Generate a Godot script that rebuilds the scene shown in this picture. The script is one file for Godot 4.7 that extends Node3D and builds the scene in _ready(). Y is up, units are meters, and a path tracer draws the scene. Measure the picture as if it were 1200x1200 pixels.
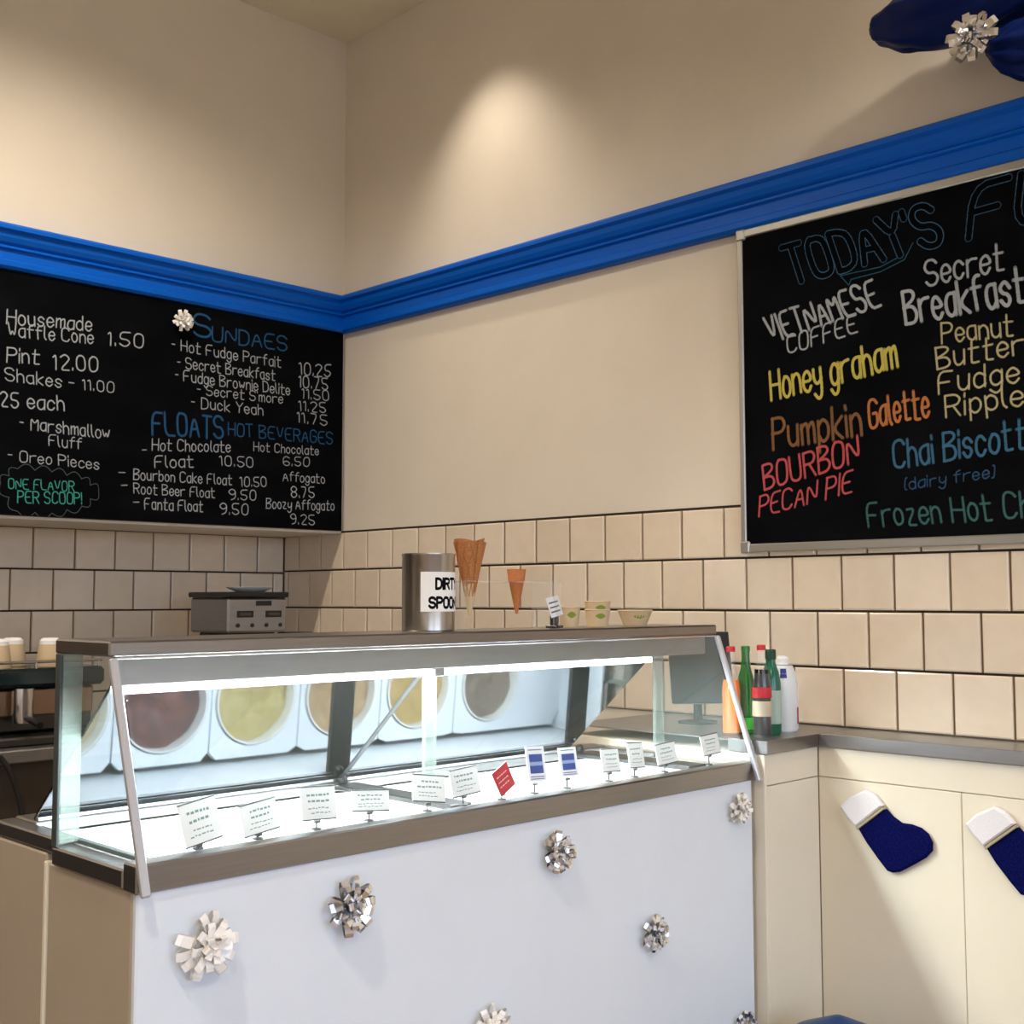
extends Node3D
# An ice cream counter in the corner of a tiled shop. x runs along the menu wall, z towards the customers.
const E := 1.42                       # height of the eye above the floor
const WALL_X := 2.96                  # tiled wall beside the counter
const SOFFIT_Z := -3.92               # front of the bulkhead that carries the menu board
const BACK_Z := -4.32                 # tiled wall under the bulkhead
const CEIL := 2.296
const TILE := 0.1515
var M := {}
var used := {}
var rng := RandomNumberGenerator.new()
var loop_mesh: ArrayMesh
var loop_mesh_small: ArrayMesh

const SKY := 2.05
const EXPOSURE := 1.32
# ---------------------------------------------------------------- light
func ceiling_spot(label: String, at: Vector3, target: Vector3, energy: float, angle: float, blend: float, size := 0.04, color := Color(1.0, 0.945, 0.87)) -> void:
	var t := thing("ceiling_spotlight", label, "lamp", at, 0.0, "ceiling spotlights")
	var dir := (target - at).normalized()
	var side := dir.cross(Vector3(0.02, 0.03, 1)).normalized()
	var bs := Basis(side, -dir, side.cross(-dir).normalized())
	var st := mb()
	lathe(st, Vector3.ZERO, [Vector2(0, 0.11), Vector2(0.045, 0.11), Vector2(0.05, 0.10), Vector2(0.05, 0.0), Vector2(0.046, 0.0), Vector2(0.046, 0.02)], 24)
	var can := obj("can", st, M.black, t)
	can.basis = bs.orthonormalized()
	st = mb()
	lathe(st, Vector3(0, 0.012, 0), [Vector2(0.044, 0), Vector2(0, 0)], 24)
	var d := obj("lamp_lens", st, M.lamp_warm, t)
	d.basis = can.basis
	st = mb()
	tube(st, [-dir * 0.09, Vector3(0, CEIL + E - at.y, 0)], 0.01, 8)
	obj("stem", st, M.black, t)
	var l := SpotLight3D.new()
	l.name = "spot_light"
	l.light_energy = energy
	l.light_color = color
	l.spot_angle = angle
	l.spot_angle_attenuation = blend
	l.spot_range = 12.0
	l.light_size = size
	l.shadow_enabled = true
	t.add_child(l, true)
	l.transform = Transform3D(Basis.looking_at(dir, Vector3(0.1, 0.2, 1).normalized()), dir * 0.02)

func _ready() -> void:
	rng.seed = 7
	# camera
	var cam := Camera3D.new()
	cam.name = "camera"
	cam.fov = 45.825
	cam.near = 0.02
	add_child(cam)
	cam.position = w(0, 0, 0)
	cam.rotation_degrees = Vector3(4.109, -45.05, -0.075)
	cam.current = true
	# sky beyond the shop windows
	var we := WorldEnvironment.new()
	we.name = "world_environment"
	var env := Environment.new()
	var sm := ProceduralSkyMaterial.new()
	sm.sky_top_color = Color(0.55, 0.655, 0.82)
	sm.sky_horizon_color = Color(0.78, 0.84, 0.93)
	sm.ground_horizon_color = Color(0.66, 0.66, 0.66)
	sm.ground_bottom_color = Color(0.56, 0.55, 0.54)
	sm.sky_energy_multiplier = SKY
	sm.ground_energy_multiplier = SKY
	var sky := Sky.new()
	sky.sky_material = sm
	env.background_mode = Environment.BG_SKY
	env.sky = sky
	env.ambient_light_source = Environment.AMBIENT_SOURCE_SKY
	env.tonemap_mode = Environment.TONE_MAPPER_LINEAR
	env.tonemap_exposure = EXPOSURE
	env.sdfgi_enabled = true
	env.ssao_enabled = true
	env.ssil_enabled = true
	we.environment = env
	add_child(we)
	materials()
	M.lamp = mat(Color.WHITE, 0.5)
	M.lamp.emission_enabled = true
	M.lamp.emission = Color(0.93, 0.98, 1.0)
	M.lamp.emission_energy_multiplier = 3.0
	M.lamp_warm = mat(Color.WHITE, 0.5)
	M.lamp_warm.emission_enabled = true
	M.lamp_warm.emission = Color(1.0, 0.86, 0.68)
	M.lamp_warm.emission_energy_multiplier = 3.0
	M.can = grained(c8(186, 182, 178), 0.12, Vector3(3, 0.4, 3), 0.22, 1.0, 0.03)
	# ceiling spotlights (all outside the frame)
	ceiling_spot("ceiling spotlight washing the wall between the two boards", w(2.56, 2.12, -3.06), w(2.98, 1.15, -3.0), 0.40, 40.0, 1.0)
	ceiling_spot("ceiling spotlight over the working side of the counter", w(0.6, 2.18, -3.2), w(2.765, -0.55, -1.35), 0.8, 19.0, 0.4)
	ceiling_spot("ceiling spotlight washing the flavour board wall", w(2.5, 2.12, -0.75), w(2.98, 0.9, -0.9), 0.8, 56.0, 1.0)
	for p in [[-0.5, -3.0, 1.8, "over the far end of the back counter"], [0.55, -3.0, 1.5, "over the back counter, between two others"], [1.6, -3.0, 1.5, "over the espresso machine"], [-0.2, -0.6, 2.6, "over the customers in front of the case"], [-1.4, 1.6, 5.0, "near the shop front, away from the flavour board"], [1.0, 1.8, 4.0, "near the shop front, on the flavour board side"]]:
		ceiling_spot("ceiling downlight " + p[3], w(p[0], 2.18, p[1]), w(p[0], -E, p[1]), p[2], 76.0, 0.9)
	loop_mesh = make_loop(1.0, 0.30, 0.44)
	build_room()
	build_boards()
	build_counters()
	build_case()
	build_tubs()
	build_cards()
	build_machines()
	build_bottles()
	build_top_things()
	build_decor()
	build_bows()

# ---------------------------------------------------------------- helpers
func w(x: float, y: float, z: float) -> Vector3:
	return Vector3(x, y + E, z)

func mb() -> SurfaceTool:
	var st := SurfaceTool.new()
	st.begin(Mesh.PRIMITIVE_TRIANGLES)
	return st

func tri(st: SurfaceTool, a: Vector3, b: Vector3, c: Vector3, inside: Vector3, group := -1) -> void:
	var n := (b - a).cross(c - a)
	if n.length_squared() < 1e-18:
		return
	st.set_smooth_group(group)
	if n.dot((a + b + c) / 3.0 - inside) > 0.0:
		var t := b
		b = c
		c = t
	st.add_vertex(a)
	st.add_vertex(b)
	st.add_vertex(c)

func poly(st: SurfaceTool, pts: Array, inside: Vector3) -> void:
	for i in range(1, pts.size() - 1):
		tri(st, pts[0], pts[i], pts[i + 1], inside)

# a box with chamfered edges
func cbox(st: SurfaceTool, c: Vector3, s: Vector3, b := 0.002, basis := Basis()) -> void:
	var h := s * 0.5
	b = minf(b, minf(h.x, minf(h.y, h.z)) * 0.45)
	var X := {}
	for sx in [-1, 1]:
		for sy in [-1, 1]:
			for sz in [-1, 1]:
				var k := Vector3i(sx, sy, sz)
				X[k] = [c + basis * Vector3(sx * h.x, sy * (h.y - b), sz * (h.z - b)), c + basis * Vector3(sx * (h.x - b), sy * h.y, sz * (h.z - b)), c + basis * Vector3(sx * (h.x - b), sy * (h.y - b), sz * h.z)]
				poly(st, X[k], c)
	for ax in 3:
		var u := (ax + 1) % 3
		var v := (ax + 2) % 3
		for sg in [-1, 1]:
			var f := []
			for q in [[-1, -1], [1, -1], [1, 1], [-1, 1]]:
				var k := Vector3i()
				k[ax] = sg
				k[u] = q[0]
				k[v] = q[1]
				f.append(X[k][ax])
			poly(st, f, c)
		for q in [[-1, -1], [1, -1], [1, 1], [-1, 1]]:
			var k0 := Vector3i()
			k0[u] = q[0]
			k0[v] = q[1]
			var k1 := k0
			k0[ax] = -1
			k1[ax] = 1
			poly(st, [X[k0][u], X[k1][u], X[k1][v], X[k0][v]], c)

# a box given by two corners (y relative to the eye when world is true)
func span(st: SurfaceTool, a: Vector3, b: Vector3, bev := 0.002) -> void:
	cbox(st, (a + b) * 0.5, (b - a).abs(), bev)

# a surface of revolution about the y axis through c: profile of (radius, height)
func lathe(st: SurfaceTool, c: Vector3, prof: Array, seg := 24) -> void:
	var group := 1
	for i in prof.size() - 1:
		var p: Vector2 = prof[i]
		var q: Vector2 = prof[i + 1]
		if i > 0 and absf((p - Vector2(prof[i - 1])).angle_to(q - p)) > 0.6:
			group += 1
		for j in seg:
			var a0 := TAU * j / seg
			var a1 := TAU * ((j + 1) % seg) / seg
			var A := c + Vector3(cos(a0) * p.x, p.y, sin(a0) * p.x)
			var B := c + Vector3(cos(a1) * p.x, p.y, sin(a1) * p.x)
			var C := c + Vector3(cos(a1) * q.x, q.y, sin(a1) * q.x)
			var D := c + Vector3(cos(a0) * q.x, q.y, sin(a0) * q.x)
			# outward: perpendicular to the profile, to the right of its run when it climbs
			var nd := Vector2(q.y - p.y, -(q.x - p.x))
			var am := TAU * (j + 0.5) / seg
			var nrm := Vector3(cos(am) * nd.x, nd.y, sin(am) * nd.x).normalized()
			var mid := (A + B + C + D) * 0.25 - nrm * 10.0
			tri(st, A, B, C, mid, group)
			tri(st, A, C, D, mid, group)

# a round tube along a list of points
func tube(st: SurfaceTool, pts: Array, r, seg := 8) -> void:
	var rings := []
	var up := Vector3(0.13, 0.99, 0.07).normalized()
	for i in pts.size():
		var d: Vector3 = (pts[mini(i + 1, pts.size() - 1)] - pts[maxi(i - 1, 0)]).normalized()
		var s := d.cross(up)
		if s.length() < 0.05:
			s = d.cross(Vector3(1, 0, 0.1))
		s = s.normalized()
		var t := s.cross(d).normalized()
		var rr: float = r[i] if r is Array else r
		var ring := []
		for j in seg:
			var a := TAU * j / seg
			ring.append(pts[i] + (s * cos(a) + t * sin(a)) * rr)
		rings.append(ring)
	for i in rings.size() - 1:
		var m: Vector3 = (pts[i] + pts[i + 1]) * 0.5
		for j in seg:
			var k := (j + 1) % seg
			tri(st, rings[i][j], rings[i][k], rings[i + 1][k], m, 1)
			tri(st, rings[i][j], rings[i + 1][k], rings[i + 1][j], m, 1)
	for e in [0, rings.size() - 1]:
		var inn: Vector3 = pts[1] if e == 0 else pts[e - 1]
		for j in range(1, seg - 1):
			tri(st, rings[e][0], rings[e][j], rings[e][j + 1], inn)

# an outline in the local xy plane given thickness along z, with rounded (inset) edges on both faces
func slab(st: SurfaceTool, outline: Array, z0: float, z1: float, inset := 0.002) -> void:
	var n := outline.size()
	var pv := PackedVector2Array(outline)
	if Geometry2D.is_polygon_clockwise(pv):
		pv.reverse()
	var inn := PackedVector2Array()
	for i in n:
		var d0 := (pv[i] - pv[(i + n - 1) % n]).normalized()
		var d1 := (pv[(i + 1) % n] - pv[i]).normalized()
		var nn := Vector2(-(d0.y + d1.y), d0.x + d1.x)
		inn.append(pv[i] + (nn.normalized() * inset if nn.length() > 0.01 else Vector2()))
	var idx := Geometry2D.triangulate_polygon(inn)
	var zm := (z0 + z1) * 0.5
	for s in [0, 1]:
		var zf := z1 if s == 1 else z0
		var far := Vector3(0, 0, zm - signf(zf - zm) * 100.0)
		for i in range(0, idx.size(), 3):
			var p := [inn[idx[i]], inn[idx[i + 1]], inn[idx[i + 2]]]
			tri(st, Vector3(p[0].x, p[0].y, zf), Vector3(p[1].x, p[1].y, zf), Vector3(p[2].x, p[2].y, zf), far + Vector3(p[0].x, p[0].y, 0))
		var ze := lerpf(zm, zf, 0.5)
		for i in n:
			var j := (i + 1) % n
			var e := pv[j] - pv[i]
			var cin := (pv[i] + pv[j]) * 0.5 + Vector2(-e.y, e.x).normalized()
			var ic := Vector3(cin.x, cin.y, zm)
			poly(st, [Vector3(inn[i].x, inn[i].y, zf), Vector3(inn[j].x, inn[j].y, zf), Vector3(pv[j].x, pv[j].y, ze), Vector3(pv[i].x, pv[i].y, ze)], ic)
			if s == 1:
				poly(st, [Vector3(pv[i].x, pv[i].y, ze), Vector3(pv[j].x, pv[j].y, ze), Vector3(pv[j].x, pv[j].y, 2 * zm - ze), Vector3(pv[i].x, pv[i].y, 2 * zm - ze)], ic)

# commits the shape as one named mesh
func obj(called: String, st: SurfaceTool, m: Material, parent: Node = self, at := Vector3.ZERO, turn := 0.0) -> MeshInstance3D:
	return inst(called, finish(st), m, parent, at, turn)

func finish(st: SurfaceTool) -> ArrayMesh:
	st.generate_normals()
	return st.commit()

func inst(called: String, mesh: Mesh, m: Material, parent: Node = self, at := Vector3.ZERO, turn := 0.0) -> MeshInstance3D:
	var o := MeshInstance3D.new()
	o.name = numbered(called) if parent == self else called
	o.mesh = mesh
	o.material_override = m
	parent.add_child(o, true)
	o.position = at
	o.rotation.y = turn
	return o

func numbered(called: String) -> String:
	var n: int = used.get(called, -1) + 1
	used[called] = n
	return called if n == 0 else "%s_%03d" % [called, n]

func tag(o: Node, label: String, category: String, group := "", kind := "") -> Node:
	o.set_meta("label", label)
	o.set_meta("category", category)
	if group:
		o.set_meta("group", group)
	if kind:
		o.set_meta("kind", kind)
	return o

func thing(called: String, label: String, category: String, at := Vector3.ZERO, turn := 0.0, group := "") -> Node3D:
	var o := Node3D.new()
	o.name = numbered(called)
	add_child(o)
	o.position = at
	o.rotation.y = turn
	tag(o, label, category, group)
	return o

func struct(called: String, st: SurfaceTool, m: Material, label: String, category: String) -> MeshInstance3D:
	var o := obj(called, st, m)
	tag(o, label, category, "", "structure")
	return o

# ---------------------------------------------------------------- materials
func mat(c: Color, rough := 0.6, metal := 0.0) -> StandardMaterial3D:
	var m := StandardMaterial3D.new()
	m.albedo_color = c
	m.roughness = rough
	m.metallic = metal
	return m

func c8(r: int, g: int, b: int) -> Color:
	return Color8(r, g, b)

func noise_tex(freq: float, a: Color, b: Color, octaves := 4, sd := 3, normal := false) -> NoiseTexture2D:
	var n := FastNoiseLite.new()
	n.seed = sd
	n.frequency = freq
	n.fractal_octaves = octaves
	var t := NoiseTexture2D.new()
	t.width = 256
	t.height = 256
	t.seamless = true
	t.noise = n
	if normal:
		t.as_normal_map = true
		t.bump_strength = 2.0
	else:
		var g := Gradient.new()
		g.set_color(0, a)
		g.set_color(1, b)
		t.color_ramp = g
	return t

func grained(c: Color, spread: float, scale: Vector3, rough := 0.6, metal := 0.0, freq := 0.02, sd := 3) -> StandardMaterial3D:
	var m := mat(Color.WHITE, rough, metal)
	m.albedo_texture = noise_tex(freq, c.darkened(spread), c.lightened(spread * 0.6), 4, sd)
	m.uv1_triplanar = true
	m.uv1_world_triplanar = true
	m.uv1_scale = scale
	return m

func glass(c: Color, alpha := 0.08) -> StandardMaterial3D:
	var m := mat(Color(c, alpha), 0.02, 0.0)
	m.transparency = BaseMaterial3D.TRANSPARENCY_ALPHA
	m.metallic_specular = 0.3
	return m

func materials() -> void:
	M.plaster = grained(c8(227, 217, 201), 0.02, Vector3(0.6, 0.6, 0.6), 0.75)
	M.ceiling = grained(c8(236, 227, 200), 0.03, Vector3(0.5, 0.5, 0.5), 0.9)
	M.grout = mat(c8(128, 110, 90), 0.9)
	M.joint = mat(c8(40, 31, 24), 0.9)
	M.tiles = []
	for c in [c8(232, 216, 194), c8(228, 211, 188), c8(234, 219, 199), c8(225, 209, 188)]:
		var t := grained(c, 0.025, Vector3(4, 4, 4), 0.16, 0.0, 0.01, 5)
		t.metallic_specular = 0.45
		M.tiles.append(t)
	M.blue = mat(c8(0, 92, 200), 0.42)
	M.blue.metallic_specular = 0.3
	M.steel = grained(c8(152, 147, 144), 0.035, Vector3(0.7, 14, 0.7), 0.3, 1.0, 0.03)
	M.steel_rough = grained(c8(160, 160, 160), 0.035, Vector3(1, 9, 1), 0.42, 1.0, 0.03)
	M.steel_dark = mat(c8(92, 90, 88), 0.38, 1.0)
	M.chrome = mat(c8(214, 216, 220), 0.16, 1.0)
	M.white_panel = grained(c8(223, 230, 238), 0.012, Vector3(0.8, 0.8, 0.8), 0.38)
	M.beige_panel = grained(c8(174, 160, 141), 0.03, Vector3(0.9, 0.5, 0.9), 0.5)
	M.half_wall = grained(c8(226, 217, 196), 0.02, Vector3(0.8, 0.6, 0.8), 0.5)
	M.pit = mat(c8(236, 242, 246), 0.4)
	M.mirror = mat(c8(98, 100, 103), 0.05, 1.0)
	M.glass = glass(c8(205, 228, 220), 0.03)
	M.glass_edge = mat(Color(c8(140, 156, 148), 0.4), 0.2)
	M.glass_edge.transparency = BaseMaterial3D.TRANSPARENCY_ALPHA
	M.post = mat(c8(204, 206, 212), 0.3, 0.45)
	M.seam = mat(c8(70, 72, 76), 0.5, 0.3)
	M.acrylic = glass(c8(235, 240, 240), 0.1)
	M.gasket = mat(c8(58, 66, 64), 0.6)
	M.board_edge = mat(c8(10, 10, 12), 0.6)
	M.aluminium = mat(c8(172, 170, 164), 0.38, 0.8)
	M.black = mat(c8(16, 15, 17), 0.35)
	M.black_soft = mat(c8(26, 24, 24), 0.7)
	M.screen = mat(c8(20, 22, 26), 0.1)
	M.silver_foil = mat(c8(240, 240, 242), 0.22, 1.0)
	M.white_foil = mat(c8(248, 244, 238), 0.35, 0.05)
	M.navy = grained(c8(2, 6, 64), 0.15, Vector3(14, 14, 14), 0.85, 0.0, 0.05)
	M.navy.metallic_specular = 0.06
	M.navy_satin = mat(c8(2, 24, 82), 0.42)
	M.navy_satin.metallic_specular = 0.25
	M.fleece = grained(c8(228, 224, 226), 0.06, Vector3(14, 14, 14), 0.95, 0.0, 0.06)
	M.braid = mat(c8(168, 156, 132), 0.55, 0.4)
	M.waffle = grained(c8(206, 128, 62), 0.25, Vector3(16, 16, 16), 0.7, 0.0, 0.05)
	M.sugar_cone = grained(c8(214, 128, 66), 0.16, Vector3(16, 16, 16), 0.7, 0.0, 0.05)
	M.kraft = mat(c8(214, 190, 152), 0.8)
	M.green_print = mat(c8(132, 150, 52), 0.8)
	M.paper = mat(c8(242, 242, 240), 0.8)
	M.tray = mat(c8(236, 238, 238), 0.5)
	M.tub = mat(c8(238, 238, 232), 0.6)
	M.floor = grained(c8(136, 116, 96), 0.12, Vector3(0.7, 0.7, 0.7), 0.5)
	M.dark_cabinet = mat(c8(58, 48, 40), 0.6)
	M.teal_glass = mat(c8(22, 34, 36), 0.12)

# ---------------------------------------------------------------- chalk lettering
# Each letter is a few strokes; each stroke is a run of points, two digits for one point (x, then y; baseline 2, tall letters up to 8).
const GLYPHS := {
	"A": "022842 1434", "B": "0208 0838473605 053544433202", "C": "4738180703123243", "D": "0208 082847432202", "E": "48080242 0535", "F": "480802 0535",
	"G": "47381807031232434525", "H": "0208 4248 0545", "I": "0208", "J": "4843321203", "K": "0208 480542", "L": "080242", "M": "0208254842", "N": "02084248",
	"O": "180703123243473818", "P": "0208 083847463505", "R": "0208 083847463505 2542", "S": "473818070615354443321203", "T": "0848 2822", "U": "080312324348",
	"V": "082248", "W": "0812253248", "Y": "082548 2522", "Z": "08480242",
	"a": "36160503122233 3632", "b": "0802 0516263533221203", "c": "3526160503122233", "d": "3832 3526160503122233", "e": "04343526160503122233", "f": "38281712 0636",
	"g": "3526160503122233 3631201001", "h": "0802 0516263532", "i": "0602 0708", "k": "0802 360432", "l": "080312", "m": "0602 05162622 25364642", "n": "0602 0516263532",
	"o": "160503122233352616", "p": "0600 0516263533221203", "q": "3630 3526160503122233", "r": "0602 051636", "s": "35261605142433221203", "t": "18131232 0636", "u": "0603122233 3632",
	"v": "061236", "w": "0612253246", "x": "0632 3602", "y": "0604132334 3631201001", "z": "06360232",
	"0": "180703122233372818", "1": "071812", "2": "07182837360232", "5": "380805253433221203", "6": "372818070312223334251504", "7": "083812",
	"8": "1807061525343322120304152536372818", "9": "36251506071828373312", ".": "0203", "-": "0525", "'": "0807", "[": "18080212", "]": "08181202", "!": "0804 0203"}

func chaikin(p: Array) -> Array:
	if p.size() < 3:
		return p
	var o := [p[0]]
	for i in p.size() - 1:
		o.append(p[i].lerp(p[i + 1], 0.25))
		o.append(p[i].lerp(p[i + 1], 0.75))
	o.append(p[-1])
	return o

func stroke(img: Image, pts: Array, r: float, c: Color, chalky := 0.35) -> void:
	var W := img.get_width()
	var H := img.get_height()
	for i in pts.size() - 1:
		var a: Vector2 = pts[i]
		var b: Vector2 = pts[i + 1]
		var n := maxi(1, int(a.distance_to(b) / maxf(1.0, r * 0.6)))
		for k in n + 1:
			var q := a.lerp(b, float(k) / n)
			for y in range(int(floor(q.y - r)), int(ceil(q.y + r)) + 1):
				for x in range(int(floor(q.x - r)), int(ceil(q.x + r)) + 1):
					if x < 0 or y < 0 or x >= W or y >= H or Vector2(x, y).distance_to(q) > r:
						continue
					var al := 1.0 - chalky * rng.randf()
					img.set_pixel(x, y, img.get_pixel(x, y).lerp(c, al * c.a))

func glyph_width(ch: String) -> float:
	if ch == " ":
		return 2.6
	var mx := 0
	for s in GLYPHS.get(ch, "").split(" "):
		for i in range(0, s.length(), 2):
			mx = maxi(mx, s[i].to_int())
	return mx + 1.35

# writes text between two points of the baseline; top is where a tall letter ends above the start
func write(img: Image, text: String, p0: Vector2, p1: Vector2, top: Vector2, passes: Array, wobble := 0.16) -> void:
	var total := 0.0
	for ch in text:
		total += glyph_width(ch)
	var ux := (p1 - p0) / maxf(total - 1.35, 0.8)
	var uy := (top - p0) / 6.0
	var runs := []
	var x := 0.0
	for ch in text:
		var jy := rng.randf_range(-wobble, wobble)
		var sl := rng.randf_range(-wobble, wobble) * 0.3
		if ch != " ":
			for s in GLYPHS.get(ch, "").split(" "):
				var pts := []
				for i in range(0, s.length(), 2):
					var gx := float(s[i].to_int()) + rng.randf_range(-wobble, wobble) * 0.7
					var gy := float(s[i + 1].to_int()) - 2.0 + jy + rng.randf_range(-wobble, wobble) * 0.7
					pts.append(p0 + ux * (x + gx + gy * sl) + uy * gy)
				runs.append(chaikin(chaikin(pts)))
		x += glyph_width(ch)
	for p in passes:
		for q in runs:
			stroke(img, q, p[0], p[1], p[2])

func chalk_image(wpx: int, hpx: int, sd: int) -> Image:
	var small := Image.create(96, 64, false, Image.FORMAT_RGBA8)
	var n := FastNoiseLite.new()
	n.seed = sd
	n.frequency = 0.045
	n.fractal_octaves = 4
	for y in 64:
		for x in 96:
			var v := clampf(n.get_noise_2d(x, y * 1.5) * 0.5 + 0.45, 0, 1)
			small.set_pixel(x, y, Color8(int(5 + 13 * v * v), int(6 + 14 * v * v), int(9 + 17 * v * v)))
	small.resize(wpx, hpx, Image.INTERPOLATE_CUBIC)
	return small

func image_material(img: Image, rough := 0.6) -> StandardMaterial3D:
	img.generate_mipmaps()
	var m := mat(Color.WHITE, rough)
	m.metallic_specular = 0.15
	m.albedo_texture = ImageTexture.create_from_image(img)
	return m

# a flat rectangle with a picture: corner, right edge vector, up edge vector
func picture(corner: Vector3, right: Vector3, up: Vector3) -> ArrayMesh:
	var st := mb()
	var n := right.cross(up).normalized()
	for t in [[0, 0], [0, 1], [1, 1], [0, 0], [1, 1], [1, 0]]:
		st.set_normal(n)
		st.set_uv(Vector2(t[0], 1 - t[1]))
		st.add_vertex(corner + right * t[0] + up * t[1])
	return st.commit()

const CHALK := {"w": [0.66, 0.68, 0.70, 0.88], "t": [0.25, 0.62, 0.55, 0.9], "b": [0.16, 0.34, 0.5, 0.9], "O": [0.27, 0.42, 0.55, 0.9], "y": [0.76, 0.71, 0.34, 0.9],
	"n": [0.52, 0.37, 0.24, 0.8], "o": [0.72, 0.45, 0.26, 0.85], "r": [0.74, 0.33, 0.34, 0.88], "v": [0.7, 0.66, 0.5, 0.88], "b2": [0.24, 0.41, 0.52, 0.75], "b3": [0.2, 0.33, 0.46, 0.65], "t2": [0.24, 0.40, 0.39, 0.7]}
# text, baseline start, baseline end, top of the first letter (metres on the board, from its lower corner), colour of chalk
const MENU_TEXT := [
	["Housemade", 0.384, 0.623, 0.673, 0.644, 0.383, 0.671, "w"],
	["Waffle Cone", 0.391, 0.582, 0.680, 0.600, 0.390, 0.627, "w"],
	["1.50", 0.732, 0.605, 0.866, 0.614, 0.731, 0.654, "w"],
	["Pint", 0.388, 0.497, 0.494, 0.504, 0.387, 0.545, "w"],
	["12.00", 0.542, 0.494, 0.698, 0.506, 0.541, 0.545, "w"],
	["Shakes", 0.385, 0.436, 0.573, 0.435, 0.384, 0.478, "w"],
	["- 11.00", 0.597, 0.438, 0.759, 0.440, 0.596, 0.475, "w"],
	["25 each", 0.372, 0.348, 0.584, 0.358, 0.370, 0.397, "w"],
	["- Marshmallow", 0.437, 0.283, 0.747, 0.279, 0.436, 0.325, "w"],
	["Fluff", 0.535, 0.236, 0.648, 0.235, 0.534, 0.273, "w"],
	["- Oreo Pieces", 0.402, 0.176, 0.712, 0.170, 0.401, 0.212, "w"],
	["ONE FLAVOR", 0.405, 0.085, 0.625, 0.089, 0.404, 0.118, "t"],
	["PER SCOOP!", 0.436, 0.040, 0.653, 0.047, 0.435, 0.079, "t"],
	["S", 1.065, 0.691, 1.134, 0.693, 1.063, 0.773, "b"],
	["UNDAES", 1.141, 0.681, 1.468, 0.691, 1.140, 0.738, "b"],
	["- Hot Fudge Parfait", 0.976, 0.625, 1.442, 0.622, 0.975, 0.665, "w"],
	["- Secret Breakfast", 1.001, 0.563, 1.416, 0.567, 1.000, 0.603, "w"],
	["- Fudge Brownie Delite", 0.992, 0.515, 1.485, 0.519, 0.991, 0.555, "w"],
	["- Secret S'more", 1.082, 0.474, 1.452, 0.482, 1.082, 0.511, "w"],
	["- Duck Yeah", 1.059, 0.424, 1.364, 0.426, 1.058, 0.464, "w"],
	["10.25", 1.529, 0.606, 1.677, 0.615, 1.529, 0.655, "w"],
	["10.75", 1.526, 0.555, 1.665, 0.562, 1.526, 0.602, "w"],
	["11.50", 1.541, 0.513, 1.670, 0.518, 1.540, 0.553, "w"],
	["11.25", 1.528, 0.464, 1.656, 0.468, 1.527, 0.504, "w"],
	["11.75", 1.521, 0.416, 1.663, 0.418, 1.520, 0.457, "w"],
	["FLOATS", 0.908, 0.309, 1.192, 0.321, 0.906, 0.391, "b"],
	["HOT BEVERAGES", 1.214, 0.336, 1.690, 0.345, 1.213, 0.384, "b"],
	["Hot Chocolate", 0.908, 0.252, 1.224, 0.273, 0.907, 0.293, "w"],
	["-", 0.869, 0.239, 0.885, 0.241, 0.869, 0.263, "w"],
	["Float", 0.919, 0.192, 1.071, 0.204, 0.918, 0.235, "w"],
	["10.50", 1.180, 0.219, 1.323, 0.224, 1.179, 0.257, "w"],
	["Hot Chocolate", 1.325, 0.287, 1.624, 0.295, 1.325, 0.321, "w"],
	["6.50", 1.460, 0.241, 1.580, 0.247, 1.460, 0.276, "w"],
	["-", 0.782, 0.152, 0.807, 0.154, 0.781, 0.178, "w"],
	["Bourbon Cake Float", 0.839, 0.144, 1.232, 0.150, 0.838, 0.181, "w"],
	["10.50", 1.269, 0.147, 1.383, 0.154, 1.268, 0.184, "w"],
	["-", 0.796, 0.108, 0.818, 0.110, 0.795, 0.132, "w"],
	["Root Beer Float", 0.841, 0.096, 1.161, 0.098, 0.840, 0.132, "w"],
	["9.50", 1.222, 0.095, 1.337, 0.099, 1.221, 0.133, "w"],
	["-", 0.838, 0.055, 0.861, 0.056, 0.838, 0.075, "w"],
	["Fanta Float", 0.884, 0.042, 1.113, 0.045, 0.883, 0.081, "w"],
	["9.50", 1.184, 0.039, 1.304, 0.042, 1.183, 0.080, "w"],
	["Affogato", 1.458, 0.182, 1.655, 0.185, 1.457, 0.218, "w"],
	["8.75", 1.498, 0.121, 1.606, 0.125, 1.497, 0.163, "w"],
	["Boozy Affogato", 1.384, 0.072, 1.702, 0.079, 1.384, 0.110, "w"],
	["9.25", 1.494, 0.016, 1.608, 0.017, 1.493, 0.055, "w"],
]
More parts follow.
